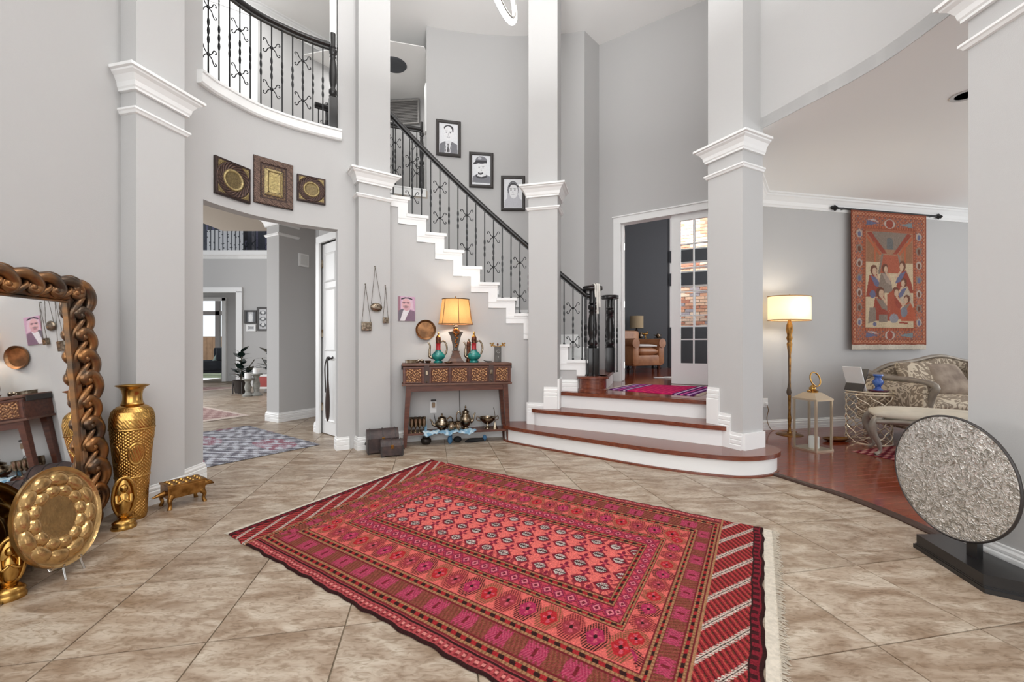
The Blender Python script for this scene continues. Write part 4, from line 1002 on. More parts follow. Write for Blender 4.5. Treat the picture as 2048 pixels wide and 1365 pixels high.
# ---- three framed portraits on the stair wall
def portrait(px, py, kind, label):
    p, a = onarc(px, py, RO, .02); w_, h_ = .375, .545
    t = thing('framed_portrait', label, 'picture', p, -a, group='framed pencil portraits on the stair wall')
    q = MB(); rect_ring(q, w_ / 2 - .045, -h_ / 2 + .045, h_ / 2 - .045, [(0, .012), (0, -.008), (.008, -.014), (.03, -.018), (.045, -.01), (.045, .018), (0, .018)]); q.build('frame', M_BLACKFR, t)
    cv = Canvas(70, 106, C3(236, 237, 240)); G1, G2, G3 = C3(60, 58, 62), C3(128, 128, 134), C3(196, 196, 202)
    if kind == 0:
        cv.poly([(.04, 0), (.05, .3), (.3, .40), (.7, .40), (.96, .32), (.98, 0)], G2); cv.poly([(.3, .02), (.33, .38), (.5, .44), (.68, .40), (.6, .02)], C3(228, 228, 232)); cv.poly([(.42, .04), (.46, .28), (.42, .32), (.52, .33), (.5, .28), (.52, .04)], G1); cv.line([(.32, .38), (.36, .05)], .012, G1, 1, 1.5); cv.line([(.68, .40), (.55, .05)], .012, G1, 1, 1.5)
        cv.ell(.5, .68, .24, .23, C3(238, 238, 240)); cv.ell(.51, .84, .25, .11, G1); cv.ell(.49, .72, .22, .19, C3(240, 240, 242)); cv.rect(.70, .72, .76, .84, G1)
    elif kind == 1:
        cv.poly([(.02, .08), (.05, .28), (.25, .36), (.75, .36), (.98, .3), (.98, .06)], G2); cv.ell(.5, .3, .3, .08, G1); cv.poly([(.28, .3), (.35, .42), (.7, .42), (.76, .32), (.5, .27)], C3(230, 230, 232))
        cv.ell(.5, .56, .26, .23, C3(238, 238, 240)); cv.ell(.5, .84, .30, .13, G2); cv.rect(.2, .74, .8, .83, G1); cv.poly([(.05, .72), (.2, .80), (.5, .76), (.15, .69)], G1); cv.ell(.46, .40, .14, .05, G1); cv.ell(.46, .435, .10, .03, C3(226, 226, 228)); cv.ell(.42, .9, .1, .04, G3)
    else:
        cv.poly([(.02, .02), (.05, .26), (.25, .36), (.8, .36), (.98, .28), (.98, .02)], G3); cv.ell(.5, .62, .30, .30, G2); cv.poly([(.2, .5), (.2, .3), (.5, .22), (.85, .36), (.75, .5)], G3); cv.ell(.53, .58, .235, .25, C3(240, 240, 242)); cv.line([(.28, .72), (.4, .82), (.6, .82), (.78, .74)], .035, G1, 1, 1.5); cv.line([(.3, .84), (.5, .92), (.72, .84)], .012, G1, 1, 1.5)
    cy = (.7, .58, .62)[kind]
    for ex in (.39, .6): cv.line([(ex - .06, cy + .05), (ex + .06, cy + .055)], .011, G1, .8, 1.5); cv.ell(ex, cy, .045, .018, G2); cv.ell(ex, cy, .016, .012, G1)
    cv.line([(.5, cy - .02), (.48, cy - .09), (.53, cy - .095)], .007, G2, .8, 1.5); cv.line([(.42, cy - .15), (.5, cy - .16), (.58, cy - .145)], .010, G2, 1, 1.5)
    painted('drawing', picture_grid(w_ - .088, h_ - .088, cv, .004), cv.a, M_PAINT, t)
    MB().box((0, .012, 0), (w_ - .05, .01, h_ - .05)).build('backing', M_BLACKFR, t); return t
portrait(897, 277, 0, 'framed pencil portrait of a man in suit and tie, highest on the stair')
portrait(962.5, 340.5, 1, 'framed pencil portrait of a man in a backwards cap, middle of three')
portrait(1026, 387, 2, 'framed pencil portrait of a person in a headscarf, lowest on the stair')

# ---- two small trunks by the column
M_TRUNK = mat('dark_trunk_leather', S(74, 56, 52), .5, col2=S(48, 36, 36), vscale=14, bump=.2, bscale=60)
def trunk(loc, rz, w_, d_, h_, label):
    t = thing('treasure_chest', label, 'trunk', loc, rz)
    q = MB(); q.box((0, 0, h_ * .3 + .012), (w_, d_, h_ * .6), bev=.006); q.build('body', M_TRUNK, t)
    n = 10; arc_ = [(-d_ / 2 + d_ * i / n, h_ * .615 + h_ * .37 * sin(pi * i / n) ** .7) for i in range(n + 1)]
    poly = arc_; q = MB(); vs = [(sx * w_ / 2, y, z) for sx in (-1, 1) for y, z in poly]; m = len(poly)
    fs = [(i, i + 1, m + i + 1, m + i) for i in range(m - 1)] + [tuple(range(m))[::-1], tuple(range(m, 2 * m)), (0, m, 2 * m - 1, m - 1)]
    q.add(vs, fs); lid = q.build('lid', M_TRUNK, t, 30)
    for fx in (-.4, 0, .4):
        q = MB(); q.tube([(fx * w_, y * 1.02, z + .002) for y, z in poly], .006, 4, flat=1); q.build('strap', M_BLACKFR, lid)
    for fx in (-.47, .47):
        MB().box((fx * w_, -d_ / 2 - .002, h_ * .3 + .012), (.014, .008, h_ * .58)).build('corner_strip', M_BLACKFR, t)
    MB().box((0, -d_ / 2 - .005, h_ * .6), (.03, .008, .04), bev=.003).build('lock_plate', M_OLDBRASS, t)
    for sx in (-1, 1):
        MB().tube([(sx * (w_ / 2 + .004), -.03, h_ * .42), (sx * (w_ / 2 + .014), -.022, h_ * .36), (sx * (w_ / 2 + .014), .022, h_ * .36), (sx * (w_ / 2 + .004), .03, h_ * .42)], .004, 6).build('handle', M_BLACKFR, t, 60)
    for sx in (-1, 1):
        for sy in (-1, 1): MB().box((sx * (w_ / 2 - .02), sy * (d_ / 2 - .02), .007), (.03, .03, .014)).build('foot', M_BLACKFR, t)
    return t
trunk((-1.40, 4.565, 0), R_(24), .325, .19, .255, 'dark domed trunk on the floor below the hanging purses')
trunk((-1.25, 4.40, 0), R_(20), .225, .13, .175, 'smaller dark trunk in front of the domed trunk')

# ---- standing disc sculpture by the right wall
ds = thing('disc_sculpture', 'round silver shell disc standing on a black base by the right column', 'sculpture', (2.31, 2.2, 0))
foot = [(-.02, .215), (-.115, -.235), (.03, -.33), (.145, -.33), (.145, .215)]
def sc2(k): return [(x * k + .015 * (1 - k), y * k - .04 * (1 - k)) for x, y in foot]
MB().prism(sc2(1.0), 0, .022).build('plinth_step', M_BLACKWOOD, ds); MB().prism(sc2(.955), .022, .03).build('plinth_step', M_BLACKWOOD, ds); MB().prism(sc2(.93), .03, .082).build('plinth', M_BLACKWOOD, ds)
MB().box((.03, -.06, .12), (.03, .05, .10)).build('stem', M_BLACKWOOD, ds)
def shell():
    m = bpy.data.materials.new('crackled_shell'); m.use_nodes = True; nt = m.node_tree; b = nt.nodes['Principled BSDF']; N = nt.nodes.new; L = nt.links.new
    tc = N('ShaderNodeTexCoord'); mp = N('ShaderNodeMapping'); L(tc.outputs['Object'], mp.inputs[0]); v = N('ShaderNodeTexVoronoi'); v.inputs['Scale'].default_value = 80; v.inputs['Randomness'].default_value = 1
    n0 = N('ShaderNodeTexNoise'); n0.inputs['Scale'].default_value = 14; n0.inputs['Detail'].default_value = 4; L(mp.outputs[0], n0.inputs['Vector'])
    mx = N('ShaderNodeMix'); mx.data_type = 'RGBA'; mx.inputs[0].default_value = .12; L(mp.outputs[0], mx.inputs[6]); L(n0.outputs['Color'], mx.inputs[7]); L(mx.outputs[2], v.inputs['Vector'])
    r = N('ShaderNodeValToRGB'); e = r.color_ramp.elements; e[0].color = S(150, 146, 136) + (1,); e[1].color = S(226, 224, 218) + (1,); sp = N('ShaderNodeSeparateColor'); L(v.outputs['Color'], sp.inputs[0]); L(sp.outputs[0], r.inputs[0]); L(r.outputs[0], b.inputs['Base Color'])
    b.inputs['Metallic'].default_value = .6; b.inputs['Roughness'].default_value = .22
    ad = N('ShaderNodeMath'); L(v.outputs['Distance'], ad.inputs[0]); ad.operation = 'ADD'; L(n0.outputs['Fac'], ad.inputs[1])
    bp = N('ShaderNodeBump'); bp.inputs['Strength'].default_value = .55; bp.inputs['Distance'].default_value = .010; L(ad.outputs[0], bp.inputs['Height']); L(bp.outputs[0], b.inputs['Normal']); return m
q = MB(); Rd = .315
prof = [(0, -.012), (Rd * .9, -.010), (Rd, -.004), (Rd, .012), (0, .014)]
dm = q.lathe(prof, 64, TR((.0, .03, .46), 0, R_(90))).build('disc', shell(), ds, 50)
MB().tube([(0, .03 + Rd * cos(a), .46 + Rd * sin(a)) for a in [2 * pi * i / 64 for i in range(64)]], .007, 6, closed=True).build('rim', M_BLACKFR, ds, 60)

# ---- ring chandelier
M_LED = mat('led_ring', (1, .99, .97), .5, emit=9.0)
ch = thing('ring_chandelier', 'glowing white ring chandelier hanging high above the rug', 'chandelier', (-.115, 2.7, 0))
def ring(c, r, tilt, tz, parent):
    M = TR(c, R_(tilt), 0, R_(tz)); q = MB()
    pts = [M @ Vector((r * cos(2 * pi * i / 64), r * sin(2 * pi * i / 64), 0)) for i in range(64)]
    q.tube(pts, .017, 8, closed=True, flat=1); q.build('light_ring', M_LED, parent, 60)
    q = MB(); pts2 = [M @ Vector(((r - .022) * cos(2 * pi * i / 64), (r - .022) * sin(2 * pi * i / 64), .01)) for i in range(64)]
    q.tube(pts2, .012, 6, closed=True); q.build('ring_frame', M_CHROME, parent, 60)
ring((0, 0, 3.60), .33, 80, 68, ch); ring((.03, .0, 3.62), .21, 74, 60, ch); ring((0, .0, 3.95), .42, 14, 160, ch)
q = MB()
for a in range(3): q.tube([(.36 * cos(a * 2.09), .36 * sin(a * 2.09), 3.98), (.05 * cos(a * 2.09), .05 * sin(a * 2.09), TOP - .03)], .0018, 4)
q.build('cable', M_CHROME, ch); MB().lathe([(.12, TOP - .04), (.12, TOP), (0, TOP)], 24).build('canopy', M_CHROME, ch)
for z, rx, e in ((4.06, pi, 115), (3.9, 0, 26)):
    ld = bpy.data.lights.new('chandelier_light', 'AREA'); ld.shape = 'DISK'; ld.size = .8; ld.energy = e; lo_ = bpy.data.objects.new('chandelier_light', ld); COL.objects.link(lo_); lo_.parent = ch; lo_.location = (0, 0, z); lo_.rotation_euler = (rx, 0, 0)
# ---- ceiling speaker and air return in the upper hall
t = thing('ceiling_vent', 'round dark vent on the upper hall ceiling', 'vent', (at(788, 172, 6.75).x, 6.75, 5.62))
MB().lathe([(0, -.004), (.06, -.02), (.10, -.012), (.13, -.022), (.185, -.016), (.2, 0)], 30).build('grille_dish', mat('dark_vent', S(86, 88, 92), .5, .3), t, 40)
pv = at(806, 224, 7.68)
t = thing('return_grille', 'grey louvred air return grille on the upper hall wall', 'vent', (pv.x - .06, 7.70, pv.z), R_(-6))
MB().box((0, 0, 0), (.72, .012, .44)).build('backing', mat('vent_grey', S(120, 117, 114), .6), t)
q = MB(); rect_ring(q, .335, -.195, .195, [(0, 0), (0, -.016), (.025, -.02), (.03, 0)]); q.build('frame', mat('vent_frame', S(150, 147, 143), .5), t)
for i in range(14): MB().box((0, -.012, -.18 + i * .0277), (.66, .014, .006), M=None).build('louvre', MATS['vent_grey'], t)
# ================================================================== console table and what stands on it
CT0 = Vector((-1.20, 4.73)); CA = math.atan2(.244, .970); CE = Vector((cos(CA), sin(CA))); CN = Vector((-sin(CA), cos(CA)))
def ct_(x, y, z): p = CT0 + CE * x + CN * y; return Vector((p.x, p.y, z))
def ct_px(px, y):
    """x along the table of the point seen in pixel column px at depth y behind the table front"""
    q = onplane(px, 700, CT0 + CN * y, CE); return (q.to_2d() - CT0 - CN * y).dot(CE)
M_CWOOD = mat('console_wood', S(104, 60, 44), .4, col2=S(76, 42, 32), vscale=3, stretch=(1.5, 12, 12), coat=.15)
M_CTOP = mat('console_top_leather', S(112, 78, 64), .5, var=.3, vscale=10)
con = thing('console_table', 'carved dark wood console table with a low shelf against the stair wall', 'console table', ct_(0, 0, 0), CA)
W_, D_ = 1.2, .27
q = MB(); q.box((W_ / 2, D_ / 2, .805), (1.24, .30, .20), bev=.004); body = q.build('body', M_CWOOD, con)
q = MB(); q.box((W_ / 2, D_ / 2, .925), (1.265, .315, .03), bev=.012); q.box((W_ / 2, D_ / 2, .70), (1.265, .315, .022), bev=.004); q.build('top', M_CTOP, con, 30)
MB().box((W_ / 2, .02, .66), (W_ - .06, .022, .075), bev=.002).build('apron', M_CWOOD, con)
for sx, sy in ((0, 0), (1, 0), (0, 1), (1, 1)):
    x0 = .045 if sx == 0 else W_ - .045; x1 = .0 if sx == 0 else W_; y0 = .02 if sy == 0 else D_ - .02; h = .028
    bx = [(x1 - .02, y0 - h * .7), (x1 + .02, y0 - h * .7), (x1 + .02, y0 + h * .7), (x1 - .02, y0 + h * .7)]
    tx = [(x0 - .03, y0 - h), (x0 + .03, y0 - h), (x0 + .03, y0 + h), (x0 - .03, y0 + h)]
    MB().prism(bx, 0, .70, top=tx).build('leg', M_CWOOD, con)
MB().box((W_ / 2, D_ / 2, .138), (W_ - .05, D_ - .03, .022), bev=.002).build('shelf', M_CWOOD, con)
# carved fronts
M_CARVE = mat('carved_gilded_wood', (1, 1, 1), .5, .25, attr='paint', var=.25, vscale=50)
cv = Canvas(56, 56); x, y = cv.x - .5, cv.y - .5
x_, y_ = np.abs(x), y + .06 * np.sin(x * 19); pat = np.sin(34 * np.hypot(x_ - .22, y_ - .2) + 3 * np.arctan2(y_ - .2, x_ - .22)) * .8 + np.sin(30 * np.hypot(x_ - .3, y_ + .24) - 2 * np.arctan2(y_ + .24, x_ - .3)) * .7 + .5 * np.sin(46 * x + 9 * np.sin(21 * y))
cv.a[:] = lin((92, 54, 38)); cv.put(pat > .12, lin((158, 108, 72))); cv.put(pat > .5, lin((196, 150, 104)))
g = picture_grid(.15, .15, cv); g[..., 1] = -.007 * np.clip(pat * 2, 0, 1)
cme = painted('carving', g, cv.a, M_CARVE); carve_me = cme.data; bpy.data.objects.remove(cme)
def front(fx0, fx1, name, cx0, cx1):
    x0, x1 = -.02 + 1.24 * fx0, -.02 + 1.24 * fx1
    q = MB(); q.box(((x0 + x1) / 2, -.018, .806), (x1 - x0 - .006, .012, .176), bev=.003); o = q.build(name, M_CWOOD, con)
    c = -.02 + 1.24 * (cx0 + cx1) / 2; w_ = 1.24 * (cx1 - cx0)
    r = MB(); rect_ring(r, w_ / 2, .806 - .075, .806 + .075, [(0, 0), (0, -.004), (.006, -.006), (.012, 0)]); r.v = [(vx + c, vy - .024, vz) for vx, vy, vz in r.v]; r.build('panel_moulding', M_CWOOD, o)
    k = link('carving', carve_me, o, (c, -.025, .806)); k.scale = (w_ / .15, 1, 1); return o
front(.0, .186, 'panel', .03, .16); front(.24, .415, 'drawer', .258, .398); front(.418, .592, 'drawer', .438, .575); front(.595, .772, 'drawer', .62, .765); front(.836, 1.0, 'panel', .855, .965)
for fx in (.212, .807):
    xx = -.02 + 1.24 * fx
    st = MB().box((xx, -.018, .82), (.055, .012, .20), bev=.002).box((xx, .06, .942), (.055, .16, .004)).build('strap', mat('dark_strap', S(70, 50, 44), .5), con)
    MB().box((xx, -.03, .835), (.03, .014, .05), bev=.004).build('buckle', M_SILVER, st); MB().ball((xx, -.028, .735), .010, 8, 6).build('stud', M_SILVER, st)
for sx in (-.03, W_ + .03): MB().box((sx, D_ / 2, .90), (.014, .26, .055), bev=.004).build('corner_guard', M_BLACKFR, con)

# ---- lamp
ZT = .9405
lx = ct_px(911.5, .13); LP = ct_(lx, .13, ZT)
lamp = thing('table_lamp', 'lit table lamp with burlap bell shade on the console table', 'lamp', LP, CA)
M_LBASE = mat('mottled_lamp_resin', S(96, 58, 34), .35, .2, col2=S(58, 34, 24), vscale=20)
q = MB()
for z0, z1, a, b in ((0, .018, .092, .092), (.018, .05, .084, .062), (.05, .125, .062, .036), (.125, .14, .042, .042)):
    q.prism([(-a, -a * .8), (a, -a * .8), (a, a * .8), (-a, a * .8)], z0, z1, top=[(-b, -b * .8), (b, -b * .8), (b, b * .8), (-b, b * .8)])
q.build('pedestal', M_LBASE, lamp)
q = MB(); q.lathe([(.026, .14), (.034, .15), (.03, .165), (.044, .24), (.062, .31), (.083, .352), (.09, .358), (.086, .366), (.05, .37), (.03, .385), (.024, .41), (.03, .425), (.018, .44), (.014, .47)], 8, sy=.8); q.build('body', mat('grey_lamp_resin', S(112, 104, 96), .4, .2, var=.3, vscale=14), lamp, 30)
q = MB()
for i in range(9):
    a = i * 2.4; q.ball((.022 * cos(a), -.05 + .016 * sin(a * 1.3), .36 + .03 * sin(a)), (.020, .014, .018), 8, 6)
for i in range(7): q.ball((.012 * sin(i * 2), -.035 - .004 * i, .19 + .025 * i), (.014, .012, .014), 8, 6)
q.build('flower_ornament', mat('gilded_leaf', S(184, 116, 52), .35, .7, col2=S(110, 64, 30), vscale=30), lamp, 60)
def shade_material(name, col, tr, weave=120.0):
    m = bpy.data.materials.new(name); m.use_nodes = True; nt = m.node_tree; N = nt.nodes.new; L = nt.links.new; out = nt.nodes['Material Output']; nt.nodes.remove(nt.nodes['Principled BSDF'])
    d = N('ShaderNodeBsdfDiffuse'); t = N('ShaderNodeBsdfTranslucent'); mx = N('ShaderNodeMixShader'); mx.inputs[0].default_value = tr
    tc = N('ShaderNodeTexCoord'); n = N('ShaderNodeTexNoise'); n.inputs['Scale'].default_value = weave; mp = N('ShaderNodeMapping'); mp.inputs['Scale'].default_value = (1, 1, 3); L(tc.outputs['Object'], mp.inputs[0]); L(mp.outputs[0], n.inputs['Vector'])
    r = N('ShaderNodeMix'); r.data_type = 'RGBA'; r.inputs[6].default_value = tuple(c * .7 for c in col) + (1,); r.inputs[7].default_value = tuple(min(1, c * 1.15) for c in col) + (1,); L(n.outputs['Fac'], r.inputs[0])
    L(r.outputs[2], d.inputs[0]); L(r.outputs[2], t.inputs[0]); L(d.outputs[0], mx.inputs[1]); L(t.outputs[0], mx.inputs[2]); L(mx.outputs[0], out.inputs[0]); return m
M_BURLAP = shade_material('burlap_shade', S(200, 156, 102), .27)
zs0, zs1 = 1.395 - ZT, 1.69 - ZT
prof = [(.205, zs0), (.196, zs0 + .03), (.184, zs0 + .10), (.174, zs0 + .18), (.164, zs0 + .25), (.158, zs1)]
q = MB(); vs = []; fs = []; n = 36
for r, z in prof:
    for k in range(n): vs.append((r * cos(2 * pi * k / n), r * sin(2 * pi * k / n) * .72, z))
for i in range(len(prof) - 1):
    for k in range(n): fs.append((i * n + k, i * n + (k + 1) % n, (i + 1) * n + (k + 1) % n, (i + 1) * n + k))
q.add(vs, fs); sh = q.build('shade', M_BURLAP, lamp, 60)
for zz, rr in ((zs0, .206), (zs1, .159)): MB().tube([(rr * cos(2 * pi * k / 36), rr * .72 * sin(2 * pi * k / 36), zz) for k in range(36)], .005, 5, closed=True).build('trim_band', M_BLACKFR if zz == zs1 else mat('brown_piping', S(110, 66, 32), .7), sh)
for k in range(6):
    a = 2 * pi * (k + .6) / 6; MB().tube([((r + .002) * cos(a), (r + .002) * .72 * sin(a), z) for r, z in prof], .003, 5).build('rib', MATS['brown_piping'], sh)
MB().tube([(0, 0, .46), (0, 0, zs1 + .02)], .004, 6).build('harp', M_OLDBRASS, lamp); MB().lathe([(0, zs1 + .04), (.006, zs1 + .03), (.009, zs1 + .02), (.004, zs1)], 10).build('finial', M_OLDBRASS, lamp, 60)
MB().ball((0, 0, zs0 + .13), (.03, .03, .045), 12, 8).build('bulb', mat('lit_bulb', (1, .8, .5), .5, emit=14), lamp, 60)
def bulb(parent, loc, watts, r=.03, col=(1, .83, .62)):
    d = bpy.data.lights.new('bulb_light', 'POINT'); d.energy = watts; d.color = col; d.shadow_soft_size = r; o = bpy.data.objects.new('bulb_light', d); COL.objects.link(o); o.parent = parent; o.location = loc; return o
bulb(lamp, (0, 0, zs0 + .13), 24, .04, (1, .93, .83))

# ---- ewers
M_TURQ = mat('turquoise_enamel', S(22, 138, 128), .25, col2=S(14, 84, 84), vscale=16, coat=.4); M_RED = mat('red_enamel', S(178, 32, 40), .3, var=.3, vscale=30); M_COPP = mat('dark_copper', S(128, 74, 46), .35, .7, col2=S(70, 42, 32), vscale=24)
def ewer(px, y, s, label, flip=1, tilt=0.0, low=1.0):
    t = thing('enamel_ewer', label, 'ewer', ct_(ct_px(px, y), y, ZT), CA)
    def B(q, name, m, sm=60):
        q.v = [(vx * s * flip, vy * s, vz * s) for vx, vy, vz in q.v]; return q.build(name, m, t, sm)
    B(MB().lathe([(0, 0), (.05, 0), (.055, .012), (.05, .022), (.034, .03)], 20), 'foot', M_TURQ)
    B(MB().lathe([(.034, .03), (.062, .045), (.078, .07), (.074, .095), (.052, .118), (.034, .135), (.03, .15)], 24, sy=.75), 'belly', M_TURQ)
    B(MB().lathe([(.03, .15), (.027, .158), (.027, .215), (.03, .222)], 18), 'neck', M_RED)
    B(MB().lathe([(.03, .222), (.032, .228), (.028, .24), (.031, .25), (.03, .285), (.026, .295)], 18), 'collar', M_COPP)
    B(MB().lathe([(.026, .295), (.024, .30), (.014, .312), (.008, .325), (.012, .335), (.008, .345), (0, .362)], 14), 'lid', M_OLDBRASS)
    B(MB().tube(catmull([(-.06, 0, .06), (-.095, 0, .075), (-.098, 0, .13), (-.092, 0, .19), (-.108, 0, .228), (-.125, 0, .232)], 5), [.02 - .014 * i / 25 for i in range(26)], 8), 'spout', M_SILVER)
    B(MB().tube(catmull([(.03, 0, .235), (.06, 0, .25), (.088, 0, .215), (.098, 0, .16), (.085, 0, .11), (.066, 0, .08)], 5), [.008 + .003 * sin(pi * i / 25) for i in range(26)], 8), 'handle', M_SILVER); return t
ewer(876.5, .10, 1.02, 'turquoise and red enamel ewer standing left of the table lamp')
ewer(948, .09, 1.04, 'turquoise and red enamel ewer standing just right of the table lamp')
t = thing('copper_flask', 'slender dark copper flask behind the right enamel ewer', 'flask', ct_(ct_px(937.5, .2), .2, ZT), CA)
MB().lathe([(0, 0), (.03, 0), (.034, .02), (.026, .05), (.022, .12), (.024, .2), (.026, .24), (.02, .25)], 18).build('body', M_COPP, t, 60); MB().lathe([(.02, .25), (.012, .258), (.014, .27), (0, .288)], 12).build('stopper', M_SILVER, t, 60)
MB().tube(catmull([(.024, 0, .21), (.05, 0, .2), (.05, 0, .12), (.026, 0, .08)], 4), .006, 6).build('handle', M_SILVER, t, 60)
# ---- smaller things on the top
t = thing('silver_box', 'flat silver box on the near end of the console top', 'box', ct_(ct_px(822, .14), .14, ZT), CA + .2)
MB().box((0, 0, .014), (.12, .09, .028), bev=.004).build('body', M_SILVER, t); MB().box((0, 0, .032), (.124, .094, .010), bev=.003).build('lid', M_SILVER, t)
t = thing('silver_shell', 'crumpled silver ornament beside the flat silver box', 'ornament', ct_(ct_px(840, .12), .12, ZT), CA)
q = MB()
for i in range(6): q.ball((.03 * cos(i * 1.1) , .018 * sin(i * 2.0), .016 + .006 * (i % 3)), (.022, .014, .016), 8, 6)
q.build('shell', M_SILVER, t, 60)
t = thing('small_bowl', 'small silver bowl in front of the left ewer foot', 'bowl', ct_(ct_px(856, .05), .05, ZT), CA); MB().lathe([(0, .0), (.02, 0), (.022, .006), (.034, .022), (.038, .03), (.032, .026), (.0, .008)], 18).build('bowl', M_SILVER, t, 60)
t = thing('small_dish', 'small silver dish between left ewer and lamp', 'dish', ct_(ct_px(896.5, .0), .0, ZT), CA); MB().lathe([(0, .0), (.03, 0), (.05, .012), (.052, .016), (.03, .008), (0, .006)], 18).build('dish', M_SILVER, t, 60)
t = thing('box_with_branches', 'grey metal tower box with gilded branches on the console', 'ornament', ct_(ct_px(995.5, .15), .15, ZT), CA)
MB().box((0, 0, .095), (.075, .06, .19), bev=.004).build('body', mat('pewter', S(104, 100, 96), .45, .6, var=.3, vscale=20), t); q = MB(); q.tube([(.02 * cos(a), -.032, .13 + .02 * sin(a)) for a in [i * .5 for i in range(13)]], .004, 6, closed=True); q.ball((0, -.032, .06), .008, 8, 6); q.build('relief', M_CHROME, t, 60)
for sx in (-1, 1):
    q = MB(); q.tube(catmull([(0, 0, .19), (sx * .03, 0, .195), (sx * .06, 0, .2), (sx * .08, 0, .225)], 4), .005, 6)
    for i in range(5): q.ball((sx * (.045 + .011 * i), .006 * (-1) ** i, .2 + .014 * ((i * 2) % 3)), .011, 8, 6)
    q.build('branch', M_BRASS, t, 60)
MB().ball((0, 0, .215), (.012, .012, .018), 8, 6).build('knob', M_COPP, t)
t = thing('black_pen_tray', 'slim black dish lying beside the grey tower box', 'dish', ct_(ct_px(976, .10), .10, ZT), CA); q = MB(); q.tube(catmull([(-.06, 0, .03), (-.02, 0, .014), (.05, 0, .012)], 4), [.004, .008, .012, .014, .015, .015, .014, .012, .008], 8, flat=.5); q.build('dish', M_BLACKFR, t, 60)

# ---- shelf things
ZS = .1495
def spout_pot(px, y, s, label, tall, rz=0):
    t = thing('silver_teapot', label, 'teapot', ct_(ct_px(px, y), y, ZS), CA + rz)
    k = 1.35 if tall else 1.0; w_ = .82 if tall else 1.0
    def B(q, n_, m=M_SILVER): q.v = [(a * s * w_, b * s * w_, c * s * k) for a, b, c in q.v]; q.build(n_, m, t, 60)
    B(MB().lathe([(0, 0), (.045, 0), (.048, .008), (.038, .016), (.06, .03), (.085, .06), (.088, .085), (.07, .11), (.05, .128), (.048, .138), (.056, .143)], 24), 'body')
    B(MB().lathe([(.056, .143), (.05, .152), (.025, .166), (.012, .172), (.009, .18), (.015, .19), (.009, .2), (0, .203)], 20), 'lid')
    B(MB().tube(catmull([(-.075, 0, .06), (-.11, 0, .075), (-.12, 0, .11), (-.145, 0, .142)], 4), [.02 - .012 * i / 12 for i in range(13)], 8), 'spout')
    B(MB().tube(catmull([(.06, 0, .125), (.1, 0, .15), (.13, 0, .12), (.12, 0, .07), (.08, 0, .055)], 4), .008, 6), 'handle'); return t
spout_pot(884, .14, .98, 'squat silver teapot on the console shelf', False, R_(8)); spout_pot(931, .17, 1.0, 'tall silver coffee pot on the console shelf', True, R_(172))
for i, (px, y) in enumerate(((902.5, .04), (916, .04))):
    t = thing('silver_creamer', ('small silver creamer next to the squat teapot', 'small silver creamer next to the tall coffee pot')[i], 'creamer', ct_(ct_px(px, y), y, ZS), CA + i)
    MB().lathe([(0, 0), (.03, 0), (.024, .012), (.045, .04), (.046, .065), (.034, .09), (.044, .112), (.038, .11), (.02, .08)], 18).build('body', M_SILVER, t, 60); MB().tube(catmull([(.036, 0, .1), (.066, 0, .1), (.066, 0, .06), (.042, 0, .045)], 4), .005, 6).build('handle', M_SILVER, t, 60)
GOB = None
for i in range(8):
    px = 823 + (i % 4) * 8.2; y = .06 if i < 4 else .17
    if GOB is None:
        t = thing('silver_goblet', 'small silver goblet in the cluster beside the left table leg', 'goblet', ct_(ct_px(px, y), y, ZS), CA, group='silver goblets on the console shelf')
        MB().lathe([(0, 0), (.022, 0), (.02, .005), (.006, .012), (.005, .05), (.01, .056)], 14).build('stem', M_SILVER, t, 60); MB().lathe([(.01, .056), (.02, .066), (.026, .09), (.025, .16), (.023, .16), (.022, .09), (0, .07)], 14).build('cup', M_SILVER, t, 60); GOB = t
    else: t = copy_tree(GOB); t.location = ct_(ct_px(px, y), y, ZS)
    t['label'] = 'small silver goblet, %s from the table leg in the %s row on the console shelf' % (('first', 'second', 'third', 'fourth')[i % 4], 'front' if i < 4 else 'back')
t = thing('silver_bowl', 'large footed silver bowl on the shelf by the right table legs', 'bowl', ct_(ct_px(975, .14), .14, ZS), CA)
MB().lathe([(0, 0), (.045, 0), (.04, .008), (.016, .02), (.014, .045), (.05, .062), (.092, .1), (.1, .13), (.096, .132), (.086, .1), (0, .066)], 28).build('bowl', M_SILVER, t, 60)
for sx in (-1, 1): MB().tube(catmull([(sx * .095, 0, .12), (sx * .125, 0, .14), (sx * .13, 0, .1), (sx * .08, 0, .085)], 4), .006, 6).build('handle', M_SILVER, t, 60)
t = thing('silver_bell', 'small conical silver bell with upright handle in front of the footed bowl', 'bell', ct_(ct_px(990, .06), .06, ZS), CA); MB().lathe([(.034, 0), (.03, .01), (.02, .04), (.012, .075), (.008, .085)], 16).build('cup', M_SILVER, t, 60); MB().tube(catmull([(0, 0, .085), (0, 0, .16), (-.008, 0, .22), (-.02, 0, .255)], 3), .004, 6).build('handle', M_CHAIN, t, 60)
M_BLUE = mat('blue_grey_cloth', S(112, 152, 178), .9, col2=S(190, 206, 212), vscale=22, ramp=(.45, .6))
nx, ny = 50, 10; vs = []; fs = []
for j in range(ny):
    for i in range(nx):
        u_ = i / (nx - 1); f = j / (ny - 1); xx = .20 + .60 * u_ + .01 * sin(9 * f)
        yy = .07 - .085 * f; zz = ZS + .012 + .006 * sin(u_ * 30 + f * 3) + .004 * sin(u_ * 71)
        if f > .7: zz -= (f - .7) * .10 * (1 + .5 * sin(u_ * 17)); yy -= .004
        p = ct_(xx, yy, zz); vs.append((p.x, p.y, p.z))
for j in range(ny - 1):
    for i in range(nx - 1): a0 = j * nx + i; fs.append((a0, a0 + 1, a0 + nx + 1, a0 + nx))
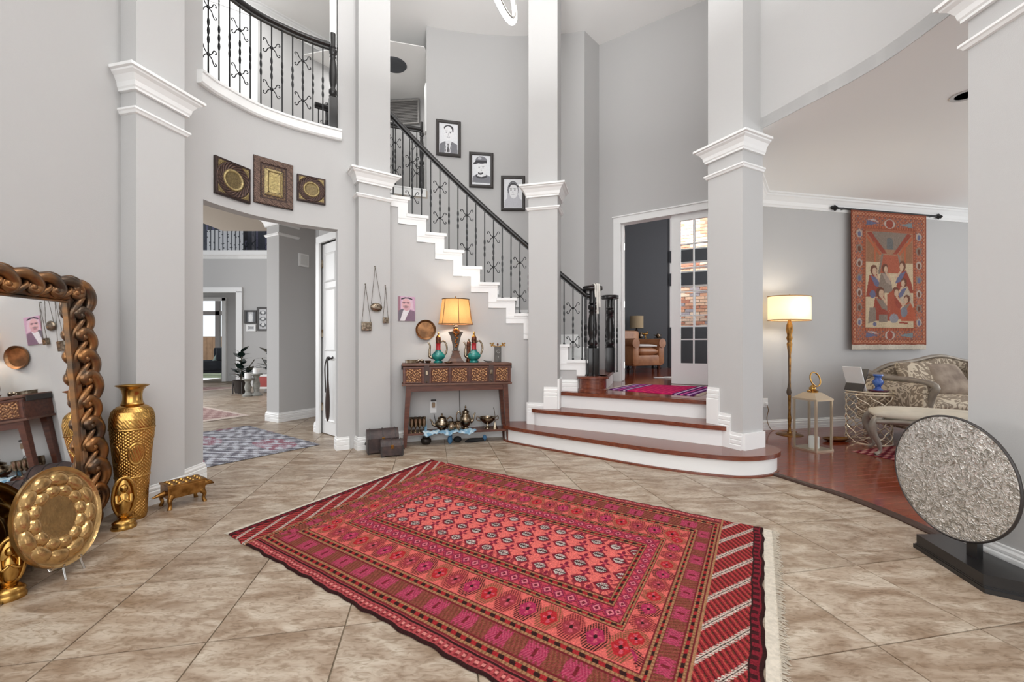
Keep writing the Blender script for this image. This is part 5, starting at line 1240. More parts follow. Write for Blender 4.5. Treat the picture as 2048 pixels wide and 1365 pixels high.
o = MB().add(vs, fs).build('shelf_cloth', M_BLUE, None, 60); o.modifiers.new('thick', 'SOLIDIFY').thickness = .004
tag(o, 'blue and white cloth spread along the console shelf edge', 'cloth')
t = thing('cloth_roll', 'upright blue cloth standing behind the goblets on the shelf', 'cloth', ct_(ct_px(850, .1), .1, ZS), CA); q = MB(); q.tube(catmull([(0, 0, 0), (.006, 0, .05), (0, .004, .1), (.008, 0, .15)], 4), [.022, .024, .02, .022, .02, .018, .02, .018, .018, .016, .016, .015, .012], 8); q.build('cloth', M_BLUE, t, 60)
# below the shelf
t = thing('dark_pot', 'small dark metal pot on the tiles under the console shelf', 'pot', ct_(ct_px(852, .12), .12, 0), CA); MB().lathe([(0, 0), (.04, 0), (.062, .03), (.058, .06), (.04, .075), (.046, .085), (.03, .083)], 18).build('body', mat('blackened_metal', S(52, 46, 42), .4, .6), t, 60)
t = thing('blue_pouch', 'small blue cloth pouch hanging to the tiles under the shelf', 'pouch', ct_(ct_px(900, .06), .06, 0), CA); q = MB(); q.ball((0, 0, .05), (.03, .024, .05), 12, 8); q.ball((.01, .01, .09), (.018, .016, .03), 10, 8); q.build('pouch', mat('blue_velvet', S(72, 118, 156), .9, var=.4, vscale=20), t, 70)
t = thing('black_slipper', 'black slipper with blue heel on the tiles under the shelf', 'slipper', ct_(ct_px(950, .08), .08, 0), CA)
q = MB(); q.tube(catmull([(-.12, 0, .012), (-.05, 0, .024), (.04, 0, .026), (.12, 0, .03)], 4), [.01, .02, .026, .03, .034, .034, .032, .032, .03, .03, .028, .024, .016], 10, flat=.7); q.build('body', mat('black_cloth', S(24, 24, 26), .8), t, 60); MB().ball((.115, 0, .046), (.024, .03, .036), 12, 8).build('heel', MATS['blue_velvet'], t, 60)
t = thing('dark_pouch', 'dark round pouch beside the blue pouch under the shelf', 'pouch', ct_(ct_px(915, .12), .12, 0), CA); MB().ball((0, 0, .036), (.05, .04, .036), 12, 8).build('pouch', MATS['black_cloth'], t, 70)
# ---- outlet, plug and lamp cord
p, a = onarc(866.5, 815, SR, .004)
t = thing('wall_outlet', 'white wall outlet with plugged night light under the console', 'outlet', p, -a); MB().box((0, 0, 0), (.075, .008, .14), bev=.003).build('plate', M_WHITE, t); MB().box((0, -.02, .03), (.035, .035, .06), bev=.006).build('plug', mat('tan_plug', S(150, 126, 100), .5), t); MB().box((0, -.018, .085), (.06, .03, .02), bev=.006).build('night_light', M_BLACKFR, t)
p2, a2 = onarc(919, 784, SR, .02); p3_, a3 = onarc(922, 858, SR, .03)
cd = MB(); cd.tube(catmull([p2 + Vector((0, 0, .1)), p2, p2.lerp(p3_, .5) + Vector((-.004, 0, 0)), p3_], 5), .004, 6); tag(cd.build('lamp_cord', M_BLACKFR, None, 60), 'thin black lamp cord hanging on the wall behind the console', 'cord')
p4_, _ = onarc(868, 828, SR, .03); p5_, _ = onarc(876, 860, SR, .05)
cd = MB(); cd.tube(catmull([p4_, p4_.lerp(p5_, .5) + Vector((0, -.02, 0)), p5_], 5), .004, 6); tag(cd.build('plug_cord', M_BLACKFR, None, 60), 'short dark cord running from the outlet plug to the teapot', 'cord')
# ================================================================== living room
# ---- floor lamp
fp = fl(1579, 871); fp.y -= .0
flm = thing('floor_lamp', 'lit brass floor lamp with oval cream shade by the living room wall', 'lamp', fp, R_(12))
MB().lathe([(0, 0), (.15, 0), (.152, .012), (.14, .018), (.03, .03), (.022, .05)], 32).build('base', M_OLDBRASS, flm, 40)
sh0 = 1.158 + (689 - 641) * fp.y / F; sh1 = 1.158 + (689 - 594) * fp.y / F
prof = [(.02, .05), (.016, .12), (.022, .2), (.014, .3), (.018, .5), (.013, .7), (.018, .95), (.016, 1.02), (.032, sh0 - .30), (.022, sh0 - .27), (.036, sh0 - .23), (.026, sh0 - .19), (.04, sh0 - .13), (.034, sh0 - .06), (.02, sh0 - .02), (.012, sh0 + .1)]
MB().lathe(prof, 14).build('pole', M_OLDBRASS, flm, 60)
M_CREAM = shade_material('cream_shade', S(246, 226, 194), .45, 200)
def oval_shade(nm, rx, ry, z0, z1, m, par):
    q = MB(); vs = []; n = 40
    for z in (z0, (z0 + z1) / 2, z1):
        for k in range(n): vs.append((rx * cos(2 * pi * k / n), ry * sin(2 * pi * k / n), z))
    fs = [(i * n + k, i * n + (k + 1) % n, (i + 1) * n + (k + 1) % n, (i + 1) * n + k) for i in range(2) for k in range(n)]
    return q.add(vs, fs).build(nm, m, par, 60)
osd = oval_shade('shade', .285, .17, sh0, sh1, M_CREAM, flm)
for z in (sh0, sh1): MB().tube([(.287 * cos(2 * pi * k / 40), .172 * sin(2 * pi * k / 40), z) for k in range(40)], .006, 5, closed=True).build('trim_band', mat('gold_trim', S(176, 132, 76), .5, .4), osd)
MB().tube([(0, 0, sh0), (0, 0, sh1 + .015)], .004, 6).build('harp', M_OLDBRASS, flm); MB().ball((0, 0, sh1 + .02), .01, 8, 6).build('finial', M_OLDBRASS, flm)
MB().tube(catmull([(-.018, -.01, sh0 - .2), (-.024, -.012, sh0 - .5), (-.022, -.012, sh0 - .8), (-.02, -.012, sh0 - .95)], 4), [.006, .006, .006, .006, .006, .006, .006, .006, .008, .016, .024, .03, .02], 8).build('tassel', mat('brown_tassel', S(96, 80, 66), .9), flm, 60)
bulb(flm, (0, 0, (sh0 + sh1) / 2), 15, .05, (1, .92, .8)); MB().ball((0, 0, (sh0 + sh1) / 2), (.03, .03, .045), 10, 8).build('bulb', MATS['lit_bulb'], flm, 60)
# ---- lantern
lp = fl(1625, 900)
lan = thing('metal_lantern', 'square champagne metal lantern with glass sides on the plank floor', 'lantern', lp, R_(20))
M_CHAMP = mat('champagne_metal', S(206, 188, 164), .3, .8); lw2, lh = .12, .56
M_PANE = mat('clear_pane', (.95, .97, .97), .02, trans=1.0); MATS['clear_pane'].node_tree.nodes['Principled BSDF'].inputs['IOR'].default_value = 1.02
for sx in (-1, 1):
    for sy in (-1, 1): MB().box((sx * lw2, sy * lw2, lh / 2), (.02, .02, lh)).build('post', M_CHAMP, lan)
MB().box((0, 0, .012), (.27, .27, .024)).build('base', M_CHAMP, lan)
q = MB(); q.box((0, 0, lh), (.27, .27, .02)); q.prism([(-.13, -.13), (.13, -.13), (.13, .13), (-.13, .13)], lh + .01, lh + .07, top=[(-.06, -.06), (.06, -.06), (.06, .06), (-.06, .06)]); q.build('roof', M_CHAMP, lan)
MB().lathe([(.05, lh + .07), (.055, lh + .09), (.03, lh + .1), (.035, lh + .12), (.02, lh + .135), (.012, lh + .15)], 18).build('finial', M_BRASS, lan, 60)
MB().tube([(.075 * cos(a), .02 * sin(a) - .03, lh + .215 + .075 * sin(a)) for a in [2 * pi * i / 24 for i in range(24)]], .008, 8, closed=True).build('ring_handle', M_BRASS, lan, 60)
for i in range(4):
    a = i * pi / 2; MB().box((lw2 * sin(a), -lw2 * cos(a), lh / 2), (.22, .003, lh - .04), a).build('pane', M_PANE, lan)
t = thing('pillar_candle', 'white pillar candle inside the metal lantern', 'candle', (lp.x + .015, lp.y, .024)); MB().lathe([(0, 0), (.05, 0), (.05, .12), (.045, .125), (.03, .122), (0, .12)], 24).build('wax', mat('white_wax', S(240, 238, 232), .5), t, 50); MB().tube([(0, 0, .12), (.002, 0, .135)], .0015, 5).build('wick', M_BLACKFR, t)
# ---- lattice drum table
dp = fl(1737, 885); RT, HT = .215, .60
dt = thing('lattice_table', 'round champagne wire lattice side table beside the damask sofa', 'side table', dp)
M_LATT = mat('champagne_wire', S(214, 200, 178), .32, .75)
for z, r in ((.01, RT), (HT, RT), (HT - .03, RT)): MB().tube([(r * cos(2 * pi * k / 48), r * sin(2 * pi * k / 48), z) for k in range(48)], .008, 6, closed=True).build('hoop', M_LATT, dt, 60)
NW = 10
for k in range(NW):
    for ph in (0, pi):
        pts = []
        for i in range(41):
            z = .01 + (HT - .04) * i / 40; w_ = .5 * pi * 2 / NW * (cos(z / (HT - .04) * 2 * pi * 2.5 + ph)); a = 2 * pi * k / NW + w_
            pts.append((RT * cos(a), RT * sin(a), z))
        MB().tube(pts, .0055, 5).build('wire', M_LATT, dt, 60)
MB().lathe([(0, HT), (RT - .006, HT), (RT - .006, HT + .006), (0, HT + .006)], 40).build('top', M_PANE, dt)
t = thing('blue_glass_ornament', 'cobalt blue glass ornament on the lattice table', 'ornament', fl(1740, 771, HT + .006) - Vector((0, 0, 0)))
t.location = Vector((dp.x + .07, dp.y - .05, HT + .0065))
q = MB(); q.lathe([(0, 0), (.05, 0), (.05, .02), (.03, .035), (.028, .06), (.05, .09), (.052, .12), (.03, .15), (.034, .17), (.05, .185), (.046, .2), (0, .2)], 12); q.build('body', mat('cobalt_glass', S(36, 76, 168), .12, col2=S(90, 130, 200), vscale=20, coat=.5), t, 50); MB().lathe([(0, 0), (.09, 0), (.1, .012), (.095, .016), (0, .01)], 20).build('saucer', mat('plum_glass', S(104, 52, 70), .2), t, 50)
t = thing('open_book', 'slim open black and white book standing on the lattice table', 'book', (dp.x - .09, dp.y + .07, HT + .0065), R_(20))
MB().box((0, 0, .15), (.012, .2, .3), M=TR((.02, 0, 0), 0, R_(-20))).build('cover', M_WHITE, t); MB().box((0, 0, .14), (.012, .2, .28), M=TR((-.05, 0, 0), 0, R_(24))).build('back_cover', M_BLACKFR, t)
# ---- damask sofa
M_DAM = bpy.data.materials.new('damask_fabric'); M_DAM.use_nodes = True
def damask():
    nt = M_DAM.node_tree; b = nt.nodes['Principled BSDF']; N = nt.nodes.new; L = nt.links.new
    tc = N('ShaderNodeTexCoord'); w_ = N('ShaderNodeTexNoise'); w_.inputs['Scale'].default_value = 5; w_.inputs['Detail'].default_value = 1; w_.inputs['Distortion'].default_value = 2.2
    L(tc.outputs['Object'], w_.inputs['Vector']); m1 = N('ShaderNodeMath'); m1.operation = 'MULTIPLY'; m1.inputs[1].default_value = 26; L(w_.outputs['Fac'], m1.inputs[0]); m2 = N('ShaderNodeMath'); m2.operation = 'SINE'; L(m1.outputs[0], m2.inputs[0])
    r = N('ShaderNodeValToRGB'); r.color_ramp.interpolation = 'LINEAR'; e = r.color_ramp.elements; e[0].position = .0; e[0].color = S(146, 130, 112) + (1,); e[1].position = .3; e[1].color = S(214, 200, 178) + (1,); L(m2.outputs[0], r.inputs[0]); L(r.outputs[0], b.inputs['Base Color']); b.inputs['Roughness'].default_value = .75
damask()
M_SFR = mat('silvered_wood', S(160, 150, 138), .4, .3, var=.25, vscale=10)
sf0 = Vector((4.46, 5.50))                         # back corner of the sofa on the wall
so = thing('damask_sofa', 'carved silver framed damask sofa under the tapestry', 'sofa', (sf0.x, sf0.y, 0), R_(3))
SL, SD = 2.1, .92                            # x along the wall, y negative into the room
def cushion(q, c, d, puff=.04, rz=0, M=None):
    x, y, z = d; n = 12; vs = []; fs = []
    for s in (1, -1):
        for j in range(n + 1):
            for i in range(n + 1):
                u, v = i / n * 2 - 1, j / n * 2 - 1; f = max(0, (1 - u ** 4) * (1 - v ** 4)) ** .5
                vs.append((u * x / 2 * (1 - .04 * v * v), v * y / 2 * (1 - .04 * u * u), s * (z / 2 * (.25 + .75 * f) + puff * f * 0)))
    m = (n + 1) ** 2
    for s in (0, 1):
        for j in range(n):
            for i in range(n): a0 = s * m + j * (n + 1) + i; f4 = (a0, a0 + 1, a0 + n + 2, a0 + n + 1); fs.append(f4 if s == 0 else f4[::-1])
    bd = [i for i in range(n + 1)] + [(j + 1) * (n + 1) - 1 for j in range(1, n + 1)] + [n * (n + 1) + i for i in range(n - 1, -1, -1)] + [j * (n + 1) for j in range(n - 1, 0, -1)]
    for k in range(len(bd)): a0, b0 = bd[k], bd[(k + 1) % len(bd)]; fs.append((a0, b0, m + b0, m + a0))
    T = Matrix.Translation(c) @ Matrix.Rotation(rz, 4, 'Z')
    return q.add(vs, fs, (M @ T) if M is not None else T)
MB().box((SL / 2, -SD / 2, .27), (SL - .1, SD - .1, .2), bev=.03).build('seat_base', M_DAM, so, 50)
for i in range(2): cushion(MB(), (.1 + (SL - .2) * (i + .5) / 2, -SD / 2 - .03, .47), ((SL - .2) / 2 - .01, SD - .16, .2)).build('seat_cushion', M_DAM, so, 70)
nb = 24; topz = [(.69 + .27 * sin(pi * min(1, max(0, (i / nb - .02) / .96))) ** .75 + .035 * sin(3 * pi * i / nb) ** 2) for i in range(nb + 1)]
vs = []; fs = []
for i in range(nb + 1):
    x = SL * i / nb; z = topz[i]; vs += [(x, -.03, .2), (x, -.03, z), (x, -.16, z - .02), (x, -.22, .45), (x, -.22, .2)]
for i in range(nb):
    for k in range(5): fs.append((i * 5 + k, i * 5 + (k + 1) % 5, i * 5 + 5 + (k + 1) % 5, i * 5 + 5 + k))
fs += [tuple(range(5)), tuple(nb * 5 + k for k in range(5))[::-1]]
MB().add(vs, fs).build('backrest', M_DAM, so, 50)
MB().tube([(SL * i / nb, -.09, topz[i] + .012) for i in range(nb + 1)], .03, 8, flat=.8).build('crest_rail', M_SFR, so, 60)
for sx in (0, 1):
    x0 = .06 if sx == 0 else SL - .06; q = MB(); q.box((x0, -SD / 2 - .02, .46), (.16, SD - .1, .52), bev=.05); q.build('arm', M_DAM, so, 50)
    q = MB(); q.tube(catmull([(x0, -.12, .80), (x0, -.4, .755), (x0, -.72, .745), (x0, -SD - .02, .70), (x0, -SD + .02, .58), (x0, -SD + .06, .40), (x0, -SD - .0, .25), (x0, -SD - .03, .18)], 5), .036, 8); q.build('arm_rail', M_SFR, so, 60)
    for y in (-.08, -SD + .02): MB().tube(catmull([(x0, y, .2), (x0 - .01, y - .02, .12), (x0, y, .05), (x0, y - .02, 0)], 4), [.04, .038, .035, .032, .028, .024, .022, .02, .02, .02, .024, .028, .03], 8).build('leg', M_SFR, so, 60)
MB().tube([(.05, -SD + .0, .19), (SL / 2, -SD - .01, .17), (SL - .05, -SD, .19)], .03, 8).build('apron_rail', M_SFR, so, 60)
M_CUSH = mat('taupe_velvet', S(168, 152, 136), .85, col2=S(128, 112, 100), vscale=8)
for i, (x, y, z, m, rx, lab) in enumerate(((.50, -.36, .74, M_DAM, 62, 'damask cushion leaning at the near end of the sofa'), (.78, -.42, .73, M_CUSH, 58, 'taupe velvet cushion leaning in the middle of the sofa'), (1.40, -.38, .76, M_CUSH, 64, 'large taupe cushion at the far end of the sofa'))):
    pw = so.matrix_basis @ Vector((x, y, 0)); t = thing('cushion', lab, 'cushion', (pw.x, pw.y, z), R_(3)); cushion(MB(), (0, 0, 0), (.44, .42, .16), M=TR((0, 0, 0), R_(rx), 0, R_(6 * (i - 1)))).build('cover', m, t, 80)
# ---- upholstered bench
b0 = fl(1747, 915); bn_ = thing('upholstered_bench', 'cream tufted bench with silver cabriole legs in front of the sofa', 'bench', (b0.x, b0.y, .009), R_(-33))
BL, BW = 1.15, .50; M_LINEN = mat('cream_linen', S(224, 214, 196), .85, var=.15, vscale=5)
cushion(MB(), (BL / 2, BW / 2, .425), (BL, BW, .13)).build('seat', M_LINEN, bn_, 80)
MB().box((BL / 2, BW / 2, .36), (BL - .04, BW - .04, .05), bev=.01).build('seat_rail', M_SFR, bn_)
for sx in (0, 1):
    for sy in (0, 1):
        dx = -1 if sx == 0 else 1; dy = -1 if sy == 0 else 1; X0 = .06 if sx == 0 else BL - .06; Y0 = .06 if sy == 0 else BW - .06
        pts = catmull([(X0, Y0, .40), (X0 + dx * .05, Y0 + dy * .03, .34), (X0 + dx * .06, Y0 + dy * .035, .25), (X0 + dx * .01, Y0 + dy * .01, .12), (X0 + dx * .0, Y0, .05), (X0 + dx * .04, Y0 + dy * .02, .014)], 4)
        MB().tube(pts, [.042, .044, .045, .044, .042, .04, .038, .035, .032, .03, .027, .024, .022, .02, .018, .017, .016, .016, .018, .02, .02], 8).build('leg', M_SFR, bn_, 60)
q = MB(); q.tube(catmull([(.02, -.0, .36), (.3, -.0, .37), (BL / 2, -.0, .345), (BL - .3, 0, .37), (BL - .02, 0, .36)], 5), .024, 8, flat=1); q.build('carved_apron', M_SFR, bn_, 60)
def small_red(u, v):
    base = np.zeros(u.shape + (3,)); base[:] = C_(132, 40, 52); n = np.sin(u * 40) * np.sin(v * 30); base = np.where((n > .3)[..., None], C_(196, 150, 140), base); base = np.where((n < -.5)[..., None], C_(66, 26, 40), base); return base
plain_rug('small_rug', [p.to_2d() for p in (fl(1702, 905), fl(1800, 926), fl(1905, 905), fl(1800, 893))], 'small dark red rug under the upholstered bench', small_red, (70, 50), z=.0085, fr=False, thick=.004)
t = thing('brass_platter', 'oval brass platter lying on the planks behind the lantern', 'platter', fl(1672, 884) + Vector((0, 0, .009)), R_(10)); MB().lathe([(0, .012), (.10, .01), (.16, .028), (.172, .034), (.16, .022), (.1, 0), (0, 0)], 30, sy=.5).build('dish', M_OLDBRASS, t, 60)
# ---- outlet with cord
p = onplane(1530.5, 806, LB0, LBD, .003); t = thing('wall_outlet', 'white wall outlet with a cord beside the living room column', 'outlet', p, ang); MB().box((0, 0, 0), (.08, .008, .12), bev=.003).build('plate', M_WHITE, t); MB().box((0, -.018, -.01), (.035, .03, .035), bev=.006).build('plug', M_WHITE, t)
q = MB(); q.tube(catmull([(.0, -.03, -.02), (.02, -.03, -.1), (.0, -.03, -.22), (.05, -.06, -p.z + .016), (.2, -.12, -p.z + .013), (.3, -.2, -p.z + .013)], 5), .004, 6); q.build('cord', M_OLDBRASS, t, 60)
# ---- tapestry on its rod
pt0 = onplane(1700, 424, LB0, LBD, .05); pt1 = onplane(1850, 428, LB0, LBD, .05); pb = onplane(1702, 690, LB0, LBD, .05)
TW = (pt1 - pt0).to_2d().length; TT = (pt0.z + pt1.z) / 2 - .005; TBt = pb.z; TH_ = TT - TBt; cxy = (pt0 + pt1) / 2
rod = thing('curtain_rod', 'dark iron rod with arrow finials holding the tapestry', 'rod', (cxy.x, cxy.y, TT + .012), ang)
MB().tube([(-TW / 2 - .22, 0, 0), (TW / 2 + .22, 0, 0)], .014, 8).build('bar', M_IRON, rod, 60)
for sx in (-1, 1):
    MB().lathe([(.014, 0), (.03, .02), (.045, .05), (.02, .075), (.03, .09), (0, .13)], 4, TR((sx * (TW / 2 + .21), 0, 0), 0, R_(90 * sx))).build('finial', M_IRON, rod); MB().box((sx * (TW / 2 + .12), .025, 0), (.02, .06, .03)).build('bracket', M_IRON, rod)
tp = thing('tapestry', 'orange figured tapestry with seated women hanging on the living room wall', 'tapestry', (cxy.x, cxy.y, TT), ang)
cv = Canvas(150, 214, C_(176, 92, 66)); X, Y = cv.x, cv.y
O1, O2, CR_, RD, BL_, GR, DKR, FL_ = C_(196, 96, 62), C_(150, 62, 44), C_(226, 206, 172), C_(158, 48, 42), C_(86, 106, 150), C_(138, 128, 120), C_(98, 40, 34), C_(222, 188, 160)
bx, by = np.minimum(X, 1 - X), np.minimum(Y, 1 - Y) * 1.44; bd = np.minimum(bx, by)
sA = np.where(bx < by, Y * 1.44, X)
cv.put(bd < .06, O2); cv.put((bd < .055) & (bd > .012) & (np.hypot((sA * 24 % 1 - .5), (bd - .033) / .03) < .42), O1); cv.put((bd < .055) & (np.abs(np.hypot((sA * 24 % 1 - .5), (bd - .033) / .03) - .42) < .09), C_(220, 160, 128)); cv.put((bd < .055) & (np.hypot((sA * 24 % 1 - .5), (bd - .033) / .03) < .2), RD)
cv.put((bd >= .06) & (bd < .15), C_(172, 84, 64)); cv.put((bd >= .06) & (bd < .15) & (np.abs(np.sin(sA * 60 + 3 * np.sin(bd * 90))) < .25), C_(206, 150, 120)); cv.put((bd >= .06) & (bd < .15) & (np.sin(sA * 90) * np.sin(bd * 120) > .6), C_(110, 96, 110)); cv.put((bd >= .15) & (bd < .185), O2); cv.put((bd >= .155) & (bd < .18) & ((sA * 30 % 1) < .5), O1)
for i in range(7):
    yy = .17 + i * .11
    for xx in (.105, .895): cv.ell(xx, yy, .042, .03, GR if i % 2 else C_(196, 180, 170)); cv.ell(xx, yy - .004, .022, .02, BL_ if i % 3 == 0 else DKR); cv.ell(xx, yy + .052, .018, .012, C_(214, 130, 100)); cv.ell(xx, yy + .052, .009, .006, RD)
for yy in (.072, .915):
    cv.ell(.5, yy, .075, .035, C_(206, 190, 180)); cv.ell(.5, yy, .05, .032, RD); cv.poly([(.2, yy + .02), (.36, yy), (.2, yy - .02)], BL_); cv.poly([(.8, yy + .02), (.64, yy), (.8, yy - .02)], C_(120, 150, 160)); cv.poly([(.2, yy + .026), (.36, yy + .006), (.3, yy + .03)], C_(206, 190, 190))
cv.rect(.19, .13, .81, .85, C_(176, 130, 104)); cv.rect(.19, .13, .81, .62, CR_)
cv.rect(.28, .72, .75, .85, GR); cv.rect(.2, .62, .36, .78, C_(160, 112, 84)); cv.rect(.66, .62, .8, .78, C_(160, 112, 84))
cv.poly([(.2, .84), (.26, .85), (.46, .69), (.40, .69)], RD); cv.poly([(.8, .84), (.74, .85), (.55, .69), (.6, .69)], RD); cv.poly([(.2, .80), (.2, .83), (.40, .68), (.36, .68)], O1); cv.poly([(.8, .80), (.8, .83), (.6, .68), (.64, .68)], O1)
cv.rect(.46, .72, .545, .79, C_(92, 110, 118)); cv.ell(.50, .79, .042, .02, C_(92, 110, 118)); cv.rect(.3, .62, .32, .77, O1); cv.rect(.7, .62, .72, .77, O1)
cv.poly([(.40, .68), (.62, .68), (.68, .54), (.36, .54)], C_(186, 88, 66)); cv.line([(.40, .68), (.36, .54)], .012, GR, 1, 1.44); cv.line([(.62, .68), (.68, .54)], .012, GR, 1, 1.44)
def woman(x, y, s, robe, shawl, lean=0.0, fl=1):
    cv.poly([(x - .09 * s, y - .13 * s), (x - .05 * s, y + .02 * s), (x + .04 * s, y + .03 * s), (x + .10 * s, y - .06 * s), (x + .12 * s, y - .13 * s)], robe); cv.poly([(x - .04 * s * fl, y + .02 * s), (x + .05 * s * fl, y), (x + .10 * s * fl, y - .07 * s), (x + .02 * s * fl, y - .05 * s)], shawl)
    cv.ell(x + .004 * fl, y + .056 * s, .042 * s, .036 * s, DKR); cv.ell(x + .014 * fl * s, y + .048 * s, .026 * s, .026 * s, FL_); cv.line([(x + .02 * fl * s, y + .02 * s), (x + .09 * fl * s, y - .03 * s)], .011 * s, FL_, 1, 1.44)
woman(.29, .50, 1.1, RD, BL_); woman(.43, .52, 1.0, GR, C_(176, 160, 150)); woman(.68, .54, 1.1, RD, BL_, fl=-1); woman(.70, .42, 1.0, C_(206, 190, 168), BL_, fl=-1); woman(.37, .33, 1.15, RD, GR); woman(.58, .34, 1.1, C_(176, 66, 46), RD, fl=1); woman(.74, .30, .9, C_(196, 84, 56), GR, fl=-1)
cv.ell(.28, .38, .04, .03, BL_); cv.poly([(.46, .25), (.46, .38), (.56, .42), (.58, .28)], C_(176, 70, 50)); cv.rect(.36, .17, .46, .23, GR); cv.ell(.56, .2, .06, .035, C_(150, 156, 168)); cv.ell(.70, .25, .045, .04, C_(120, 132, 150)); cv.line([(.64, .17), (.74, .165)], .01, RD, 1, 1.44); cv.poly([(.22, .16), (.24, .28), (.32, .28), (.33, .18)], GR); cv.ell(.31, .155, .025, .015, BL_)
cv.a = cv.a * .66 + .34 * np.array(C_(150, 124, 104)); cv.a *= .86; nz = RNG.random(X.shape); cv.a *= (1 + .22 * (nz - .5))[..., None]
g = picture_grid(TW, TH_, cv); g[..., 2] -= TH_ / 2; g[..., 1] = -.016 - .010 * np.sin(X * 15 + 1.3) * (1 - Y) - .006 * np.sin(X * 33) * (1 - Y)
pl_ = painted('weave', g, cv.a, M_WEAVE, tp, True); pl_.modifiers.new('thick', 'SOLIDIFY').thickness = .006
q = MB()
for i in range(150):
    x = -TW / 2 + TW * (i + .5) / 150; yb = -.016 - .010 * sin((i / 150) * 15 + 1.3); q.box((x, yb, -TH_ - .032 + random.uniform(-.004, .004)), (TW / 150 * .8, .006, .07))
fo = q.build('fringe', M_FRINGE, tp); fo['kind'] = 'stuff'
# ---- recessed downlight
pr_ = Vector(((1925 - 1024) / F, 1)) * ((CL - H) * F / (689 - 190)); t = thing('ceiling_downlight', 'recessed round downlight in the living room ceiling', 'downlight', (pr_.x + .03, pr_.y, CL)); MB().lathe([(.07, .0), (.07, -.004), (.098, -.006), (.1, 0)], 28).build('trim_ring', mat('grey_ring', S(200, 198, 196), .5), t, 40); MB().lathe([(0, -.002), (.07, -.002)], 28).build('lens', mat('dull_lens', S(196, 194, 192), .5), t)
# ================================================================== study behind the double door
Z3 = RISE * 3; DA = math.atan2(DD.y, DD.x)
def door_leaf(name, org, rz, w_, h_, cols, rows, label, glass=True, g0=.30, stile=.126, top=.10, knob=None):
    t = thing(name, label, 'door', org, rz, kind='structure'); th = .042
    for x in (stile / 2, w_ - stile / 2): MB().box((x, 0, h_ / 2), (stile, th, h_), bev=.003).build('stile', M_WHITE, t)
    for z0, z1 in ((0, g0), (h_ - top, h_)): MB().box((w_ / 2, 0, (z0 + z1) / 2), (w_ - 2 * stile + .002, th, z1 - z0)).build('rail', M_WHITE, t)
    gw, gh = (w_ - 2 * stile) / cols, (h_ - top - g0) / rows
    for i in range(1, cols): MB().box((stile + gw * i, 0, (g0 + h_ - top) / 2), (.018, th * .8, h_ - top - g0)).build('muntin', M_WHITE, t)
    for j in range(1, rows): MB().box((w_ / 2, 0, g0 + gh * j), (w_ - 2 * stile, th * .78, .018)).build('muntin', M_WHITE, t)
    for i in range(cols):
        for j in range(rows): MB().box((stile + gw * (i + .5), 0, g0 + gh * (j + .5)), (gw - .012, .004, gh - .012)).build('pane', M_PANE, t)
    if knob:
        q = MB(); q.lathe([(0, 0), (.025, 0), (.025, .006), (.01, .01), (.01, .03), (.026, .045), (.024, .06), (0, .065)], 16, TR((knob, -th / 2, .92), R_(90))); q.build('knob', M_CHROME, t, 50)
    return t
p = dw(1.112, .05); lh_ = dTop - Z3 - .012
door_leaf('door_1', (p.x, p.y, Z3 + .005), DA, .61, lh_, 2, 6, 'closed white glazed leaf of the study double door', knob=.575)
p = dw(tL + .028, .055); la = R_(74.2)
d2 = door_leaf('door_2', (p.x, p.y, Z3 + .005), la, .61, lh_, 2, 6, 'open white leaf of the study double door seen edge on')
for z in (.25, 1.2, 2.1): MB().box((-.002, -.022, z), (.012, .014, .1)).build('hinge', M_CHROME, d2)
struct('floor_study', MB().prism([(1.46, 6.80), (3.0, 5.74), (4.0, 6.2), (7.5, 7.9), (7.5, 11.5), (1.2, 11.5)], Z3 - .1, Z3 - .003), M_PLANK, 'cherry wood floor of the study', 'floor')
K0 = Vector((xw(1335, 10.4), 10.4)); KD = Vector((.90, -.435)).normalized()
struct('wall_study_back', MB().wall([Vector((1.85, 10.25)), K0], Z3, 4.7, .1), M_DARKWALL, 'charcoal study wall behind the leather armchair', 'wall')
struct('wall_study_side', MB().wall([Vector((1.36, 6.95)), Vector((1.95, 10.28))], Z3, 4.7, .1), M_DARKWALL, 'charcoal study wall behind the open door leaf', 'wall')
def kw(t, o=0.0): return K0 + KD * t + Vector((-KD.y, KD.x)) * o
wk = MB()
for z0, z1 in ((Z3, 1.57), (2.59, 2.89), (3.16, 3.44), (4.35, 4.7)): wk.wall([kw(0), kw(3.4)], z0, z1, .14)
wk.wall([kw(0), kw(.05)], Z3, 4.7, .14); wk.wall([kw(1.75), kw(3.4)], Z3, 4.7, .14)
struct('wall_study_window', wk, M_DARKWALL, 'charcoal study wall with three stacked windows', 'wall')
KA = math.atan2(KD.y, KD.x)
for i, (z0, z1, lab) in enumerate(((1.57, 2.59, 'lowest study window facing brick'), (2.89, 3.16, 'narrow middle study window facing brick'), (3.44, 4.35, 'upper study window facing brick'))):
    p = kw(.05, .06); t = thing('window_%d' % (i + 1), lab, 'window', (p.x, p.y, 0), KA, kind='structure'); W2 = 1.70
    q = MB(); rect_ring(q, W2 / 2 - .04, z0 + .04, z1 - .04, [(0, -.02), (0, .02), (.04, .03), (.04, -.03)]); q.v = [(a + W2 / 2, b, c) for a, b, c in q.v]; q.build('frame', M_WHITE, t)
    for k in (1, 2): MB().box((W2 * k / 3, 0, (z0 + z1) / 2), (.03, .03, z1 - z0 - .06)).build('mullion', M_WHITE, t)
    for k in range(3): MB().box((W2 * (k + .5) / 3, 0, (z0 + z1) / 2), (W2 / 3 - .04, .004, z1 - z0 - .08)).build('pane', M_PANE, t)
struct('ceiling_study', MB().prism([(1.3, 7.3), (3.4, 6.0), (7.5, 7.6), (7.5, 12), (1.3, 12)], 4.7, 4.78), M_CEIL, 'ceiling of the study', 'ceiling')
